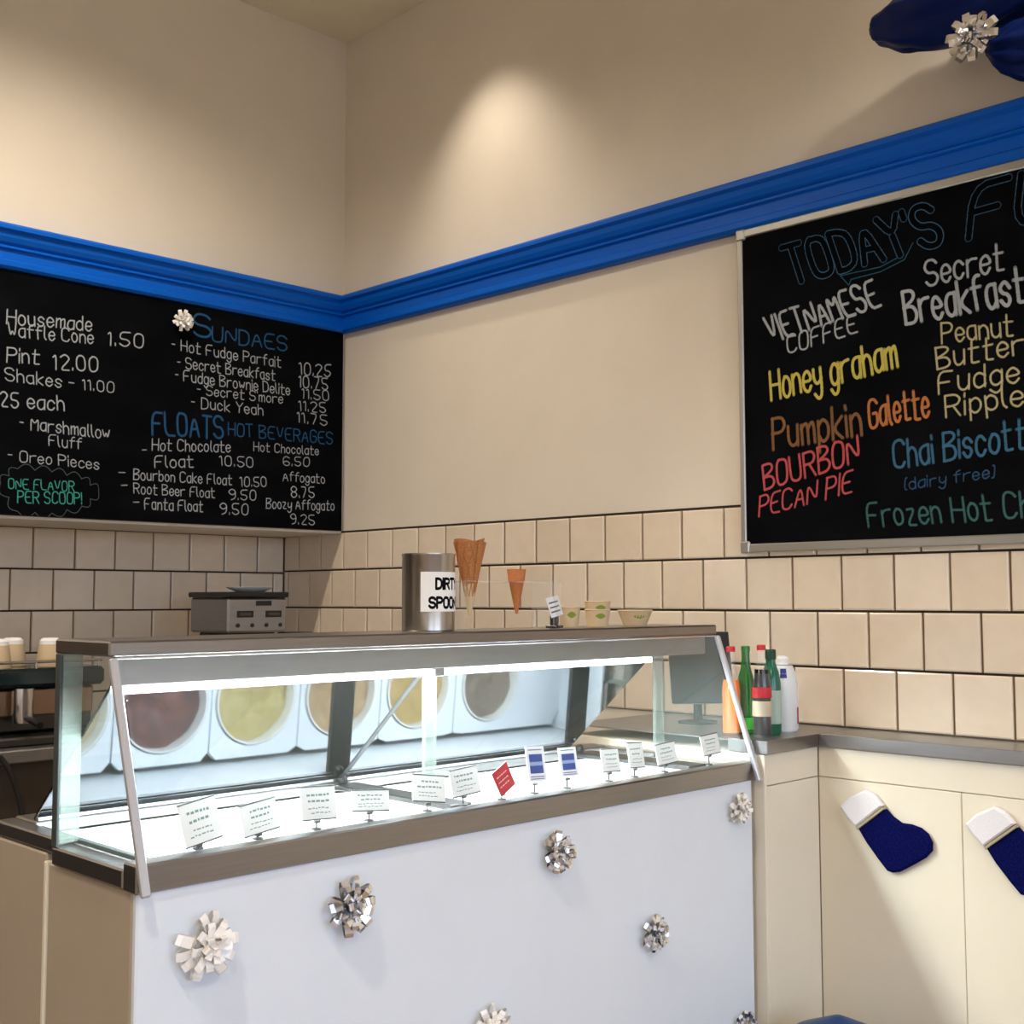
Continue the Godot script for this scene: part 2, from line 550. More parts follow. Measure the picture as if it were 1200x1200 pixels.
const FLAVOUR_TEXT := [
	["TODAY'S", 0.184, 0.746, 0.626, 0.769, 0.147, 0.855, "O"],
	["FLAVORS", 0.692, 0.767, 1.499, 0.790, 0.706, 0.893, "O"],
	["VIETNAMESE", 0.110, 0.589, 0.450, 0.635, 0.084, 0.663, "w"],
	["COFFEE", 0.164, 0.547, 0.379, 0.575, 0.162, 0.599, "w"],
	["Honey graham", 0.107, 0.423, 0.493, 0.464, 0.101, 0.507, "y"],
	["Pumpkin", 0.109, 0.281, 0.386, 0.298, 0.106, 0.369, "n"],
	["Galette", 0.409, 0.312, 0.576, 0.327, 0.405, 0.388, "o"],
	["BOURBON", 0.079, 0.167, 0.376, 0.227, 0.074, 0.237, "r"],
	["PECAN PIE", 0.058, 0.092, 0.352, 0.145, 0.062, 0.150, "r"],
	["Secret", 0.578, 0.665, 0.779, 0.670, 0.575, 0.732, "w"],
	["Breakfast", 0.519, 0.573, 0.830, 0.579, 0.509, 0.661, "w"],
	["Peanut", 0.615, 0.509, 0.796, 0.501, 0.614, 0.562, "v"],
	["Butter", 0.601, 0.446, 0.820, 0.453, 0.599, 0.501, "v"],
	["Fudge", 0.603, 0.381, 0.807, 0.386, 0.601, 0.436, "v"],
	["Ripple", 0.621, 0.318, 0.816, 0.328, 0.619, 0.372, "v"],
	["Chai Biscotti", 0.476, 0.200, 0.830, 0.223, 0.474, 0.272, "b2"],
	["[dairy free]", 0.504, 0.141, 0.740, 0.157, 0.505, 0.171, "b3"],
	["Frozen Hot Choc", 0.400, 0.049, 0.895, 0.055, 0.394, 0.112, "t2"],
]

func write_board(img: Image, lines: Array, ppm: float, thin: float) -> void:
	var H := float(img.get_height())
	for l in lines:
		var k: Array = CHALK[l[7]]
		var c := Color(k[0], k[1], k[2], k[3])
		var p0 := Vector2(l[1] * ppm, H - l[2] * ppm)
		var p1 := Vector2(l[3] * ppm, H - l[4] * ppm)
		var tp := Vector2(l[5] * ppm, H - l[6] * ppm)
		var r := maxf(thin, p0.distance_to(tp) * 0.055)
		if l[7] == "O":          # hollow letters
			write_hollow(img, l[0], p0, p1, tp, c)
		else:
			write(img, l[0], p0, p1, tp, [[r, c, 0.45]])

func write_hollow(img: Image, text: String, p0: Vector2, p1: Vector2, tp: Vector2, c: Color) -> void:
	write(img, text, p0, p1, tp, [[14.0, c, 0.5], [10.5, Color(0.008, 0.012, 0.03, 1), 0.0]], 0.08)

# ---------------------------------------------------------------- the room
func rail(called: String, prof: Array, along_x: bool, from: float, to: float, wall: float) -> MeshInstance3D:
	# prof: (distance from the wall, height) from top to bottom; mitred where the two walls meet
	var st := mb()
	for i in prof.size() - 1:
		var p: Vector2 = prof[i]
		var q: Vector2 = prof[i + 1]
		var pts := []
		for e in [[p, 0], [p, 1], [q, 1], [q, 0]]:
			var d: float = e[0].x
			var y: float = e[0].y
			if along_x:
				pts.append(w(from if e[1] == 0 else to - d, y, wall + d))
			else:
				pts.append(w(wall - d, y, (from + d) if e[1] == 0 else to))
		poly(st, pts, w((from + to) / 2, (prof[0].y + prof[-1].y) / 2, wall - 1.0) if along_x else w(wall + 1.0, (prof[0].y + prof[-1].y) / 2, (from + to) / 2))
	var o := obj(called, st, M.blue)
	return o

func tile_mesh(width: float, height: float) -> ArrayMesh:
	# lies in the local xy plane, face towards +z, with a rounded (chamfered) border
	var st := mb()
	var hx := width / 2
	var hy := height / 2
	var b := 0.004
	var back := [Vector3(-hx, -hy, 0), Vector3(hx, -hy, 0), Vector3(hx, hy, 0), Vector3(-hx, hy, 0)]
	var edge := []
	var face := []
	for v in back:
		edge.append(v + Vector3(0, 0, 0.008))
		face.append(Vector3(signf(v.x) * (hx - b), signf(v.y) * (hy - b), 0.0105))
	var c := Vector3(0, 0, 0.004)
	poly(st, face, c)
	for i in 4:
		var j := (i + 1) % 4
		poly(st, [face[i], face[j], edge[j], edge[i]], c)
		poly(st, [edge[i], edge[j], back[j], back[i]], c)
	return finish(st)

func tile_field(parent: Node3D, along_x: bool, rows: Array, lo: float, hi: float, pitch: float, offsets: Array) -> void:
	var meshes := {}
	for r in rows.size() - 1:
		var top: float = rows[r]
		var bot: float = rows[r + 1]
		var x := lo - fposmod(lo - float(offsets[r % 2]), pitch)
		while x < hi - 0.004:
			var a := maxf(x + 0.0034, lo + 0.001)
			var b := minf(x + pitch - 0.0034, hi - 0.001)
			x += pitch
			if b - a < 0.012:
				continue
			var key := "%d_%d" % [int(round((b - a) * 1000)), int(round((top - bot) * 1000))]
			if not meshes.has(key):
				meshes[key] = tile_mesh((b - a), top - bot - 0.0064)
			var o := inst("tile", meshes[key], M.tiles[rng.randi() % 4], parent)
			o.position = w((a + b) / 2, (top + bot) / 2, BACK_Z) if along_x else w(WALL_X, (top + bot) / 2, (a + b) / 2)
			o.rotation.y = (0.0 if along_x else -PI / 2) + rng.randf_range(-0.005, 0.005)
			o.rotation.x = rng.randf_range(-0.003, 0.003)

func build_room() -> void:
	var st := mb()
	span(st, Vector3(-3.6, -0.12, -4.6), Vector3(3.2, 0.0, 3.8), 0.001)
	struct("floor", st, M.floor, "brown shop floor below the ice cream counter", "floor")
	st = mb()
	span(st, w(-3.6, CEIL, -4.6), w(3.2, CEIL + 0.12, 3.8), 0.001)
	struct("ceiling", st, M.ceiling, "cream ceiling above the plastered walls", "ceiling")
	# menu wall: bulkhead above, tiled wall set back below
	st = mb()
	span(st, w(-3.6, 0.262, BACK_Z - 0.2), w(WALL_X + 0.1, CEIL, SOFFIT_Z), 0.001)
	struct("wall_left", st, M.plaster, "cream plastered bulkhead wall that carries the blue rail and price board", "wall")
	st = mb()
	span(st, w(-3.6, -E, BACK_Z - 0.2), w(WALL_X + 0.1, 0.262, BACK_Z), 0.001)
	var lower := struct("wall_back", st, M.grout, "square cream tiles under the bulkhead behind the coffee machines", "wall")
	tile_field(lower, true, [0.262, 0.1105, -0.040, -0.1905, -0.341, -0.49], 0.9, WALL_X - 0.012, 0.158, [1.872, 1.792])
	# dark courses: the open horizontal joints
	st = mb()
	for y in [0.1105, -0.040, -0.1905, -0.341]:
		span(st, w(0.9, y - 0.0031, BACK_Z), w(WALL_X - 0.012, y + 0.0031, BACK_Z + 0.0035), 0.0003)
	obj("joint", st, M.joint, lower)
	st = mb()
	span(st, w(WALL_X, -E, BACK_Z - 0.2), w(WALL_X + 0.2, CEIL, 3.8), 0.001)
	var right := struct("wall_right", st, M.plaster, "cream plastered wall with square cream tiles beside the counter", "wall")
	st = mb()
	span(st, w(WALL_X - 0.0015, -0.345, BACK_Z), w(WALL_X, 0.268, -0.2), 0.0003)
	obj("grout", st, M.grout, right)
	tile_field(right, false, [0.268, 0.1175, -0.034, -0.1865, -0.344], BACK_Z + 0.012, -0.4, 0.1525, [-2.221, -2.145])
	st = mb()
	for y in [0.270, 0.1175, -0.034, -0.1865]:
		span(st, w(WALL_X - 0.005, y - 0.0031, BACK_Z + 0.012), w(WALL_X, y + 0.0031, -0.4), 0.0003)
	obj("joint", st, M.joint, right)
	# the blue rail, a moulding of two steps
	var prof := [Vector2(0.0, 1.216), Vector2(0.055, 1.216), Vector2(0.062, 1.208), Vector2(0.062, 1.196), Vector2(0.050, 1.188), Vector2(0.047, 1.172), Vector2(0.040, 1.158), Vector2(0.030, 1.150), Vector2(0.036, 1.146), Vector2(0.036, 1.140), Vector2(0.026, 1.136), Vector2(0.026, 1.104), Vector2(0.034, 1.098), Vector2(0.034, 1.082), Vector2(0.026, 1.074), Vector2(0.0, 1.074)]
	var t1 := rail("trim_1", prof, true, -3.4, WALL_X, SOFFIT_Z)
	tag(t1, "glossy blue moulded rail above the price board", "trim", "", "structure")
	var t2 := rail("trim_2", prof, false, SOFFIT_Z, 3.4, WALL_X)
	tag(t2, "glossy blue moulded rail above the flavour board", "trim", "", "structure")
	# the rest of the shop, behind the camera: a plain wall and a shop front with two tall windows
	st = mb()
	span(st, w(-3.8, -E, -4.6), w(-3.4, CEIL, 3.8), 0.001)
	struct("wall_side", st, M.plaster, "cream plastered wall on the far side of the shop", "wall")
	st = mb()
	var z0 := 3.4
	var z1 := 3.6
	span(st, w(-3.6, -E, z0), w(3.2, -0.7, z1), 0.001)
	span(st, w(-3.6, 1.5, z0), w(3.2, CEIL, z1), 0.001)
	for x in [[-3.6, -3.1], [-0.5, -0.2], [2.6, 3.2]]:
		span(st, w(x[0], -0.7, z0), w(x[1], 1.5, z1), 0.001)
	struct("wall_front", st, M.plaster, "shop front wall with two large windows facing the street", "wall")
	var n := 1
	for x in [[-3.1, -0.5], [-0.2, 2.6]]:
		st = mb()
		for e in [[x[0], -0.7, x[0] + 0.05, 1.5], [x[1] - 0.05, -0.7, x[1], 1.5], [x[0] + 0.05, -0.7, x[1] - 0.05, -0.65], [x[0] + 0.05, 1.45, x[1] - 0.05, 1.5], [(x[0] + x[1]) / 2 - 0.02, -0.65, (x[0] + x[1]) / 2 + 0.02, 1.45]]:
			span(st, w(e[0], e[1], z0 + 0.06), w(e[2], e[3], z0 + 0.12), 0.004)
		var wn := struct("window_%d" % n, st, M.aluminium, "tall shop window in a metal frame", "window")
		for h in 2:
			st = mb()
			var xa: float = x[0] + 0.05 if h == 0 else (x[0] + x[1]) / 2 + 0.02
			var xb: float = (x[0] + x[1]) / 2 - 0.02 if h == 0 else x[1] - 0.05
			span(st, w(xa, -0.65, z0 + 0.087), w(xb, 1.45, z0 + 0.093), 0.0005)
			obj("pane", st, M.glass, wn)
		n += 1

# ---------------------------------------------------------------- boards
func build_boards() -> void:
	var base := w(1.2, 0.272, SOFFIT_Z + 0.001)
	var t := thing("price_board", "black price board with white chalk menu and blue headings", "chalkboard", base)
	var st := mb()
	span(st, Vector3(0, 0, 0), Vector3(1.744, 0.80, 0.018), 0.002)
	obj("panel", st, M.board_edge, t)
	var ppm := 2048.0 / 1.74
	var img := chalk_image(2048, int(ppm * 0.80), 11)
	write_board(img, MENU_TEXT, ppm, 2.3)
	var cloud := []
	var ring := [Vector2(0.379, 0.1), Vector2(0.433, 0.151), Vector2(0.547, 0.149), Vector2(0.650, 0.133), Vector2(0.712, 0.094), Vector2(0.653, 0.041), Vector2(0.551, 0.012), Vector2(0.437, 0.012)]
	for i in ring.size():
		var a: Vector2 = ring[i]
		var b: Vector2 = ring[(i + 1) % ring.size()]
		for k in 25:
			var p := a.lerp(b, k / 24.0) + (a - b).orthogonal().normalized() * absf(sin(TAU * k / 24.0)) * 0.018
			cloud.append(Vector2(p.x * ppm, img.get_height() - p.y * ppm))
	stroke(img, cloud, 1.6, Color(0.35, 0.42, 0.42, 0.7), 0.5)
	var bm := image_material(img, 0.85)
	inst("chalk_writing", picture(Vector3(0.002, 0.002, 0.0186), Vector3(1.74, 0, 0), Vector3(0, 0.796, 0)), bm, t)
	# flavour board on the tiled wall
	base = w(WALL_X - 0.014, 0.132, -1.995)
	t = thing("flavour_board", "black chalkboard in silver frame listing flavours in coloured chalk", "chalkboard", base, -PI / 2)
	st = mb()
	var L := 1.5
	span(st, Vector3(0.012, 0.012, -0.010), Vector3(L - 0.012, 0.930, 0.010), 0.001)
	obj("panel", st, M.board_edge, t)
	img = chalk_image(2000, int(2000.0 * 0.92 / L), 29)
	ppm = 2000.0 / L
	write_board(img, FLAVOUR_TEXT, ppm, 2.6)
	var sw := []
	for p in [Vector2(0.544, 0.786), Vector2(0.519, 0.746), Vector2(0.450, 0.727), Vector2(0.364, 0.723), Vector2(0.357, 0.708), Vector2(0.332, 0.739), Vector2(0.45, 0.74), Vector2(0.50, 0.755)]:
		sw.append(Vector2(p.x * ppm, img.get_height() - p.y * ppm))
	stroke(img, sw, 1.7, Color(0.2, 0.4, 0.5, 0.8), 0.5)
	inst("chalk_writing", picture(Vector3(0.0, 0.008, 0.0106), Vector3(L, 0, 0), Vector3(0, 0.92, 0)), image_material(img, 0.8), t)
	for f in [[0, 0, L, 0.024], [0, 0.918, L, 0.942], [0, 0.024, 0.018, 0.918], [L - 0.018, 0.024, L, 0.918]]:
		st = mb()
		span(st, Vector3(f[0], f[1], -0.012), Vector3(f[2], f[3], 0.016), 0.003)
		obj("frame_rail", st, M.aluminium, t)
	for f in [[0, 0], [0, 0.912]]:
		st = mb()
		span(st, Vector3(f[0] - 0.002, f[1] - 0.002, -0.01), Vector3(f[0] + 0.03, f[1] + 0.032, 0.019), 0.004)
		obj("corner_cap", st, M.aluminium, t)

# ---------------------------------------------------------------- the ice cream case
const CX0 := 0.896
const CX1 := 2.516

func rot_x(a: float) -> Basis:
	return Basis(Vector3(1, 0, 0), a)

func build_case() -> void:
	var t := thing("ice_cream_case", "glass fronted ice cream case with steel top and lit white interior", "display case", Vector3(1.7, 0, -2.05))
	var off := -t.position
	var st := mb()
	# cabinet
	span(st, w(0.902, -E + 0.08, -1.70), w(2.508, -0.434, -1.686), 0.003)
	obj("front_panel", st, M.white_panel, t, off)
	for z in [[-1.9845, -1.702], [-2.2, -1.996]]:
		st = mb()
		span(st, w(0.902, -E + 0.08, z[0]), w(0.916, -0.434 if z[1] > -1.9 else -0.42, z[1]), 0.003)
		obj("side_panel", st, M.beige_panel, t, off)
	st = mb()
	span(st, w(0.8985, -E + 0.08, -1.996), w(0.914, -0.432, -1.985), 0.002)
	obj("seam_strip", st, M.half_wall, t, off)
	st = mb()
	span(st, w(2.494, -E + 0.08, -2.2), w(2.508, -0.434, -1.702), 0.003)
	obj("side_panel", st, M.beige_panel, t, off)
	st = mb()
	span(st, w(0.918, -E + 0.08, -2.2), w(2.492, -0.42, -2.186), 0.003)
	obj("rear_panel", st, M.beige_panel, t, off)
	st = mb()
	span(st, w(0.94, -E, -2.17), w(2.47, -E + 0.08, -1.74), 0.003)
	obj("plinth", st, M.black_soft, t, off)
	# steel rims round the well
	st = mb()
	span(st, w(CX0, -0.436, -1.72), w(CX1, -0.392, -1.678), 0.003)
	obj("front_rim", st, M.steel, t, off)
	for x in [[CX0, 0.936], [2.476, CX1]]:
		st = mb()
		span(st, w(x[0], -0.434, -1.962), w(x[1], -0.404, -1.7205), 0.003)
		obj("side_rim", st, M.steel, t, off)
		st = mb()
		span(st, w(x[0] + (0.006 if x[0] < 1 else 0.0), -0.418, -2.205), w(x[1], -0.392, -1.9625), 0.003)
		obj("side_rim", st, M.steel, t, off)
	st = mb()
	span(st, w(0.937, -0.412, -2.205), w(2.475, -0.389, -2.12), 0.003)
	obj("rear_shelf", st, M.steel, t, off)
	# well, white inside
	st = mb()
	span(st, w(0.937, -0.60, -2.119), w(2.475, -0.4125, -2.112), 0.001)
	span(st, w(0.937, -0.60, -1.742), w(2.475, -0.404, -1.735), 0.001)
	span(st, w(0.937, -0.60, -2.111), w(0.944, -0.404, -1.743), 0.001)
	span(st, w(2.468, -0.60, -2.111), w(2.475, -0.404, -1.743), 0.001)
	obj("well_lining", st, M.pit, t, off)
	for x in [[0.937, 0.944]]:
		st = mb()
		span(st, w(x[0], -0.4035, -2.11), w(x[1] + 0.004, -0.396, -1.73), 0.001)
		obj("gasket", st, M.gasket, t, off)
	# collars with a round opening above each tub
	var bays := tub_spots()
	for i in bays.size():
		var a: float = 0.945 if i == 0 else (bays[i - 1] + bays[i]) / 2 + 0.002
		var b: float = 2.467 if i == bays.size() - 1 else (bays[i] + bays[i + 1]) / 2 - 0.002
		st = mb()
		var N := 40
		for k in N:
			var p := []
			for q in [k, k + 1]:
				var an = TAU * q / N
				var d := Vector2(cos(an), sin(an))
				var tx: float = ((b if d.x > 0 else a) - bays[i]) / d.x if absf(d.x) > 1e-5 else 1e9
				var tz: float = ((-1.744 if d.y > 0 else -2.098) + 1.973) / d.y if absf(d.y) > 1e-5 else 1e9
				var o := d * minf(tx, tz)
				p.append([d * 0.102, o])
			var P := func(v: Vector2, y: float) -> Vector3: return w(bays[i] + v.x, y, -1.973 + v.y)
			var below := w(bays[i] + p[0][0].x, -5.0, -1.973 + p[0][0].y)
			poly(st, [P.call(p[0][0], -0.552), P.call(p[0][1], -0.552), P.call(p[1][1], -0.552), P.call(p[1][0], -0.552)], below)
			poly(st, [P.call(p[0][0], -0.552), P.call(p[1][0], -0.552), P.call(p[1][0], -0.60), P.call(p[0][0], -0.60)], w(bays[i] + p[0][0].x * 5, -0.57, -1.973 + p[0][0].y * 5))
			poly(st, [P.call(p[0][1], -0.552), P.call(p[1][1], -0.552), P.call(p[1][1], -0.57), P.call(p[0][1], -0.57)], w(bays[i], -0.56, -1.973))
		obj("tub_collar", st, M.pit, t, off)
	# steel bars across the well
	for x in [[1.578, 1.636], [2.335, 2.405]]:
		st = mb()
		span(st, w(x[0], -0.404, -2.1115), w(x[1], -0.393, -1.7435), 0.002)
		obj("cross_bar", st, M.steel_dark, t, off)
		st = mb()
		lathe(st, w(x[0] + 0.02, -0.392, -2.106), [Vector2(0.009, 0), Vector2(0.011, 0.004), Vector2(0.011, 0.012), Vector2(0.006, 0.018), Vector2(0, 0.019)], 14)
		obj("knob", st, M.black, t, off)
	# sloping mirrored rear panes
	var ang := deg_to_rad(42.0)
	for x in [[0.94, 1.600], [1.614, 2.335]]:
		st = mb()
		var c := w((x[0] + x[1]) / 2, -0.387 + 0.19 * sin(ang), -2.132 + 0.19 * cos(ang))
		cbox(st, c, Vector3(x[1] - x[0], 0.006, 0.38), 0.001, rot_x(-ang))
		obj("rear_pane", st, M.mirror, t, off)
	st = mb()
	cbox(st, w(1.607, -0.380 + 0.188 * sin(ang), -2.126 + 0.188 * cos(ang)), Vector3(0.013, 0.012, 0.372), 0.002, rot_x(-ang))
	obj("pane_bar", st, M.seam, t, off)
	st = mb()
	span(st, w(0.94, -0.388, -2.126), w(2.335, -0.381, -2.114), 0.001)
	obj("pane_channel", st, M.chrome, t, off)
	# top shelf, valance and lamps
	st = mb()
	span(st, w(CX0, -0.089, -1.968), w(2.502, -0.065, -1.778), 0.003)
	obj("top_shelf", st, M.steel, t, off)
	st = mb()
	span(st, w(CX0 + 0.008, -0.0935, -1.7795), w(2.496, -0.0895, -1.7735), 0.001)
	obj("shelf_edge", st, M.chrome, t, off)
	st = mb()
	span(st, w(0.912, -0.136, -1.806), w(2.484, -0.0895, -1.801), 0.001)
	obj("valance", st, M.steel_rough, t, off)
	for x in [[0.93, 1.596], [1.624, 2.29]]:
		st = mb()
		span(st, w(x[0], -0.151, -1.842), w(x[1], -0.137, -1.812), 0.004)
		obj("lamp_tube", st, M.lamp, t, off)
		var l := AreaLight3D.new()
		l.name = "lamp_light"
		l.area_size = Vector2(x[1] - x[0], 0.03)
		l.light_color = Color(0.93, 0.98, 1.0)
		l.light_energy = 1.7 * (x[1] - x[0])
		l.area_range = 6.0
		l.shadow_enabled = true
		t.add_child(l, true)
		l.position = w((x[0] + x[1]) / 2, -0.1525, -1.827) + off
		l.rotation.x = -PI / 2
	st = mb()
	span(st, w(1.5975, -0.153, -1.845), w(1.6225, -0.136, -1.808), 0.002)
	obj("lamp_bracket", st, M.steel_rough, t, off)
	# glass
	var top := Vector2(-0.0895, -1.782)
	var bot := Vector2(-0.3925, -1.694)
	var d := bot - top
	var fa := atan2(-(d.x), d.y)
	st = mb()
	cbox(st, w(1.706, (top.x + bot.x) / 2, (top.y + bot.y) / 2), Vector3(1.572, 0.005, d.length()), 0.0008, rot_x(fa))
	obj("front_glass", st, M.glass, t, off)
	for x in [0.903, 2.503]:
		st = mb()
		var pa := Vector2(-0.092, -1.779)
		var pb := Vector2(-0.437, -1.661)
		var pd := pb - pa
		cbox(st, w(x, (pa.x + pb.x) / 2, (pa.y + pb.y) / 2), Vector3(0.014, 0.012, pd.length()), 0.003, rot_x(atan2(-pd.x, pd.y)))
		obj("glass_post", st, M.post, t, off)
		st = mb()
		var o := [Vector2(-1.949, -0.0895), Vector2(-1.788, -0.0895), Vector2(-1.702, -0.392), Vector2(-1.722, -0.403), Vector2(-1.949, -0.403)]
		slab(st, o, -0.0025, 0.0025, 0.0006)
		var g := obj("end_glass", st, M.glass, t, Vector3(x + 0.003 if x < 1 else x - 0.003, E, 0) + off)
		# local x of the outline runs along world z
		g.rotation.y = -PI / 2
	for x in [0.898, 2.470]:
		st = mb()
		span(st, w(x + 0.004, -0.388 if x > 1 else -0.400, -1.962), w(x + 0.040, -0.0895, -1.951), 0.002)
		obj("shelf_post", st, M.glass_edge, t, off)
	st = mb()
	span(st, w(1.593, -0.3925, -1.845), w(1.626, -0.1535, -1.836), 0.002)
	obj("center_post", st, M.glass_edge, t, off)
	st = mb()
	span(st, w(0.8965, -0.404, -1.966), w(0.9015, -0.0895, -1.948), 0.001)
	obj("gasket", st, M.gasket, t, off)

func tub_spots() -> Array:
	return [1.05, 1.27, 1.49, 1.72, 1.955, 2.20]

func build_tubs() -> void:
	var kinds := [["tub of pale vanilla ice cream, first of the row in the case", c8(214, 200, 170), c8(196, 178, 140)], ["tub of dark chocolate ice cream with reddish swirl in the case", c8(74, 54, 62), c8(140, 84, 70)], ["tub of yellow custard ice cream beside the dark chocolate tub", c8(206, 192, 138), c8(182, 160, 100)],
		["tub of tan ice cream behind the steel cross bar", c8(196, 170, 132), c8(168, 136, 96)], ["tub of golden caramel ice cream between tan and grey-brown tubs", c8(198, 172, 112), c8(170, 140, 84)], ["tub of grey-brown ice cream, last of the row in the case", c8(152, 138, 124), c8(128, 112, 98)]]
	var spots := tub_spots()
	for i in spots.size():
		var t := thing("ice_cream_tub", kinds[i][0], "ice cream", w(spots[i], -0.78, -1.973), 0.0, "tubs in the ice cream case")
		var st := mb()
		lathe(st, Vector3.ZERO, [Vector2(0, 0), Vector2(0.088, 0), Vector2(0.098, 0.226), Vector2(0.0985, 0.232), Vector2(0.095, 0.232), Vector2(0.094, 0.20)], 36)
		obj("container", st, M.tub, t)
		st = mb()
		var n := FastNoiseLite.new()
		n.seed = 40 + i
		n.frequency = 14.0
		var R := 10
		var S := 28
		var P := func(r: int, s: int) -> Vector3:
			var rr := 0.0935 * r / R
			var a := TAU * (s % S) / S
			var x := cos(a) * rr
			var z := sin(a) * rr
			return Vector3(x, 0.205 + 0.012 * n.get_noise_2d(x, z), z)
		for r in R:
			for s in S:
				poly_s(st, [P.call(r, s), P.call(r + 1, s), P.call(r + 1, s + 1), P.call(r, s + 1)], Vector3(0, -3, 0))
		var m := mat(Color.WHITE, 0.6)
		m.albedo_texture = noise_tex(0.02, kinds[i][1], kinds[i][2], 3, 60 + i)
		m.uv1_triplanar = true
		m.uv1_scale = Vector3(4, 4, 4)
		obj("ice_cream", st, m, t)

func poly_s(st: SurfaceTool, pts: Array, inside: Vector3) -> void:
	for i in range(1, pts.size() - 1):
		tri(st, pts[0], pts[i], pts[i + 1], inside, 1)

# ---------------------------------------------------------------- cards in the case
func card_image(kind: String, sd: int) -> Image:
	var img := Image.create(128, 96, false, Image.FORMAT_RGBA8)
	rng.seed = sd
	if kind == "blue":
		img = Image.create(64, 128, false, Image.FORMAT_RGBA8)
		img.fill(Color8(238, 242, 248))
		img.fill_rect(Rect2i(9, 28, 46, 70), Color8(46, 76, 160))
		img.fill_rect(Rect2i(9, 56, 46, 14), Color8(150, 176, 224))
		for y in [10, 108, 116]:
			img.fill_rect(Rect2i(8, y, 48, 4), Color8(120, 132, 160))
	elif kind == "red":
		img.fill(Color8(196, 44, 56))
		for y in [26, 46, 64]:
			var x := 20
			while x < 100:
				var l := rng.randi_range(8, 20)
				img.fill_rect(Rect2i(x, y, l, 5), Color8(240, 190, 190))
				x += l + 5
	else:
		img.fill(Color8(236, 240, 240))
		for y in [20, 40, 62, 76]:
			var a := rng.randi_range(18, 34)
			var b := rng.randi_range(92, 110)
			var x := a
			while x < b:
				var l := rng.randi_range(6, 14)
				img.fill_rect(Rect2i(x, y + rng.randi_range(-1, 1), l, 6 if y < 60 else 3), Color8(120, 150, 156))
				x += l + 4
	return img

func build_cards() -> void:
	# x, y of the card's middle, width, height, roll, turn, kind, label
	var cards := [[1.025, -0.349, 0.072, 0.064, 7.0, 8.0, "", "flavour card nearest the chrome corner post, tilted up to one side"],
		[1.135, -0.356, 0.076, 0.048, 5.0, 8.0, "", "second flavour card from the chrome corner post, tilted"],
		[1.252, -0.347, 0.076, 0.053, -4.0, 4.0, "", "third flavour card from the chrome corner post, tall and level"],
		[1.365, -0.356, 0.080, 0.034, -5.0, -4.0, "", "fourth flavour card from the chrome corner post, low and wide"],
		[1.502, -0.350, 0.074, 0.046, -8.0, -6.0, "", "fifth flavour card from the chrome corner post, leaning backwards"],
		[1.593, -0.347, 0.080, 0.048, 2.0, 6.0, "", "white flavour card next to the red card"],
		[1.690, -0.352, 0.052, 0.050, 22.0, 10.0, "red", "small red flavour card standing askew in the case"],
		[1.789, -0.333, 0.053, 0.070, -3.0, 0.0, "blue", "taller white card with blue print, beside the red card"],
		[1.886, -0.338, 0.054, 0.060, -2.0, 0.0, "blue", "shorter white card with blue print, beside the taller blue one"],
		[2.020, -0.347, 0.060, 0.046, -3.0, 2.0, "", "white flavour card next to the blue printed cards"],
		[2.107, -0.344, 0.052, 0.052, -3.0, 0.0, "", "upright white flavour card, third from the far chrome post"],
		[2.215, -0.350, 0.078, 0.044, 2.0, 4.0, "", "wide white flavour card, second from the far chrome post"],
		[2.385, -0.344, 0.076, 0.044, 2.0, 4.0, "", "last white flavour card beside the far chrome post"]]
	for i in cards.size():
		var c: Array = cards[i]
		var foot := -0.392
		var t := thing("flavour_card", c[7], "sign", w(c[0], foot, -1.7185 if i != 6 else -1.712), deg_to_rad(c[5]), "flavour cards along the case")
		var up: float = c[1] - foot
		var bs := Basis(Vector3(0, 0, 1), deg_to_rad(c[4])) * rot_x(deg_to_rad(-12.0))
		var st := mb()
		tube(st, [Vector3(0, 0.001, -0.004), Vector3(0, up - c[3] * 0.3, -0.004)], 0.0016, 6)
		lathe(st, Vector3(0, 0, -0.004), [Vector2(0, 0), Vector2(0.009, 0), Vector2(0.009, 0.002), Vector2(0, 0.003)], 12)
		obj("stem", st, M.steel_dark, t)
		st = mb()
		cbox(st, Vector3(0, up, 0), Vector3(c[2], c[3], 0.0016), 0.0004, bs)
		obj("card", st, M.paper, t)
		var o := Vector3(0, up, 0) + bs * Vector3(-c[2] / 2, -c[3] / 2, 0.0011)
		inst("print", picture(o, bs * Vector3(c[2], 0, 0), bs * Vector3(0, c[3], 0)), image_material(card_image(c[6], 70 + i), 0.5), t)
		if c[6] == "":
			for s in [-1, 1]:
				st = mb()
				cbox(st, Vector3(0, up, 0) + bs * Vector3(0, s * (c[3] / 2 + 0.0012), 0), Vector3(c[2], 0.0022, 0.004), 0.0004, bs)
				obj("holder_edge", st, M.gasket, t)
		st = mb()
		cbox(st, Vector3(0, up - c[3] / 2 - 0.005, -0.002), Vector3(0.012, 0.005, 0.006), 0.001)
		obj("clip", st, M.steel_dark, t)

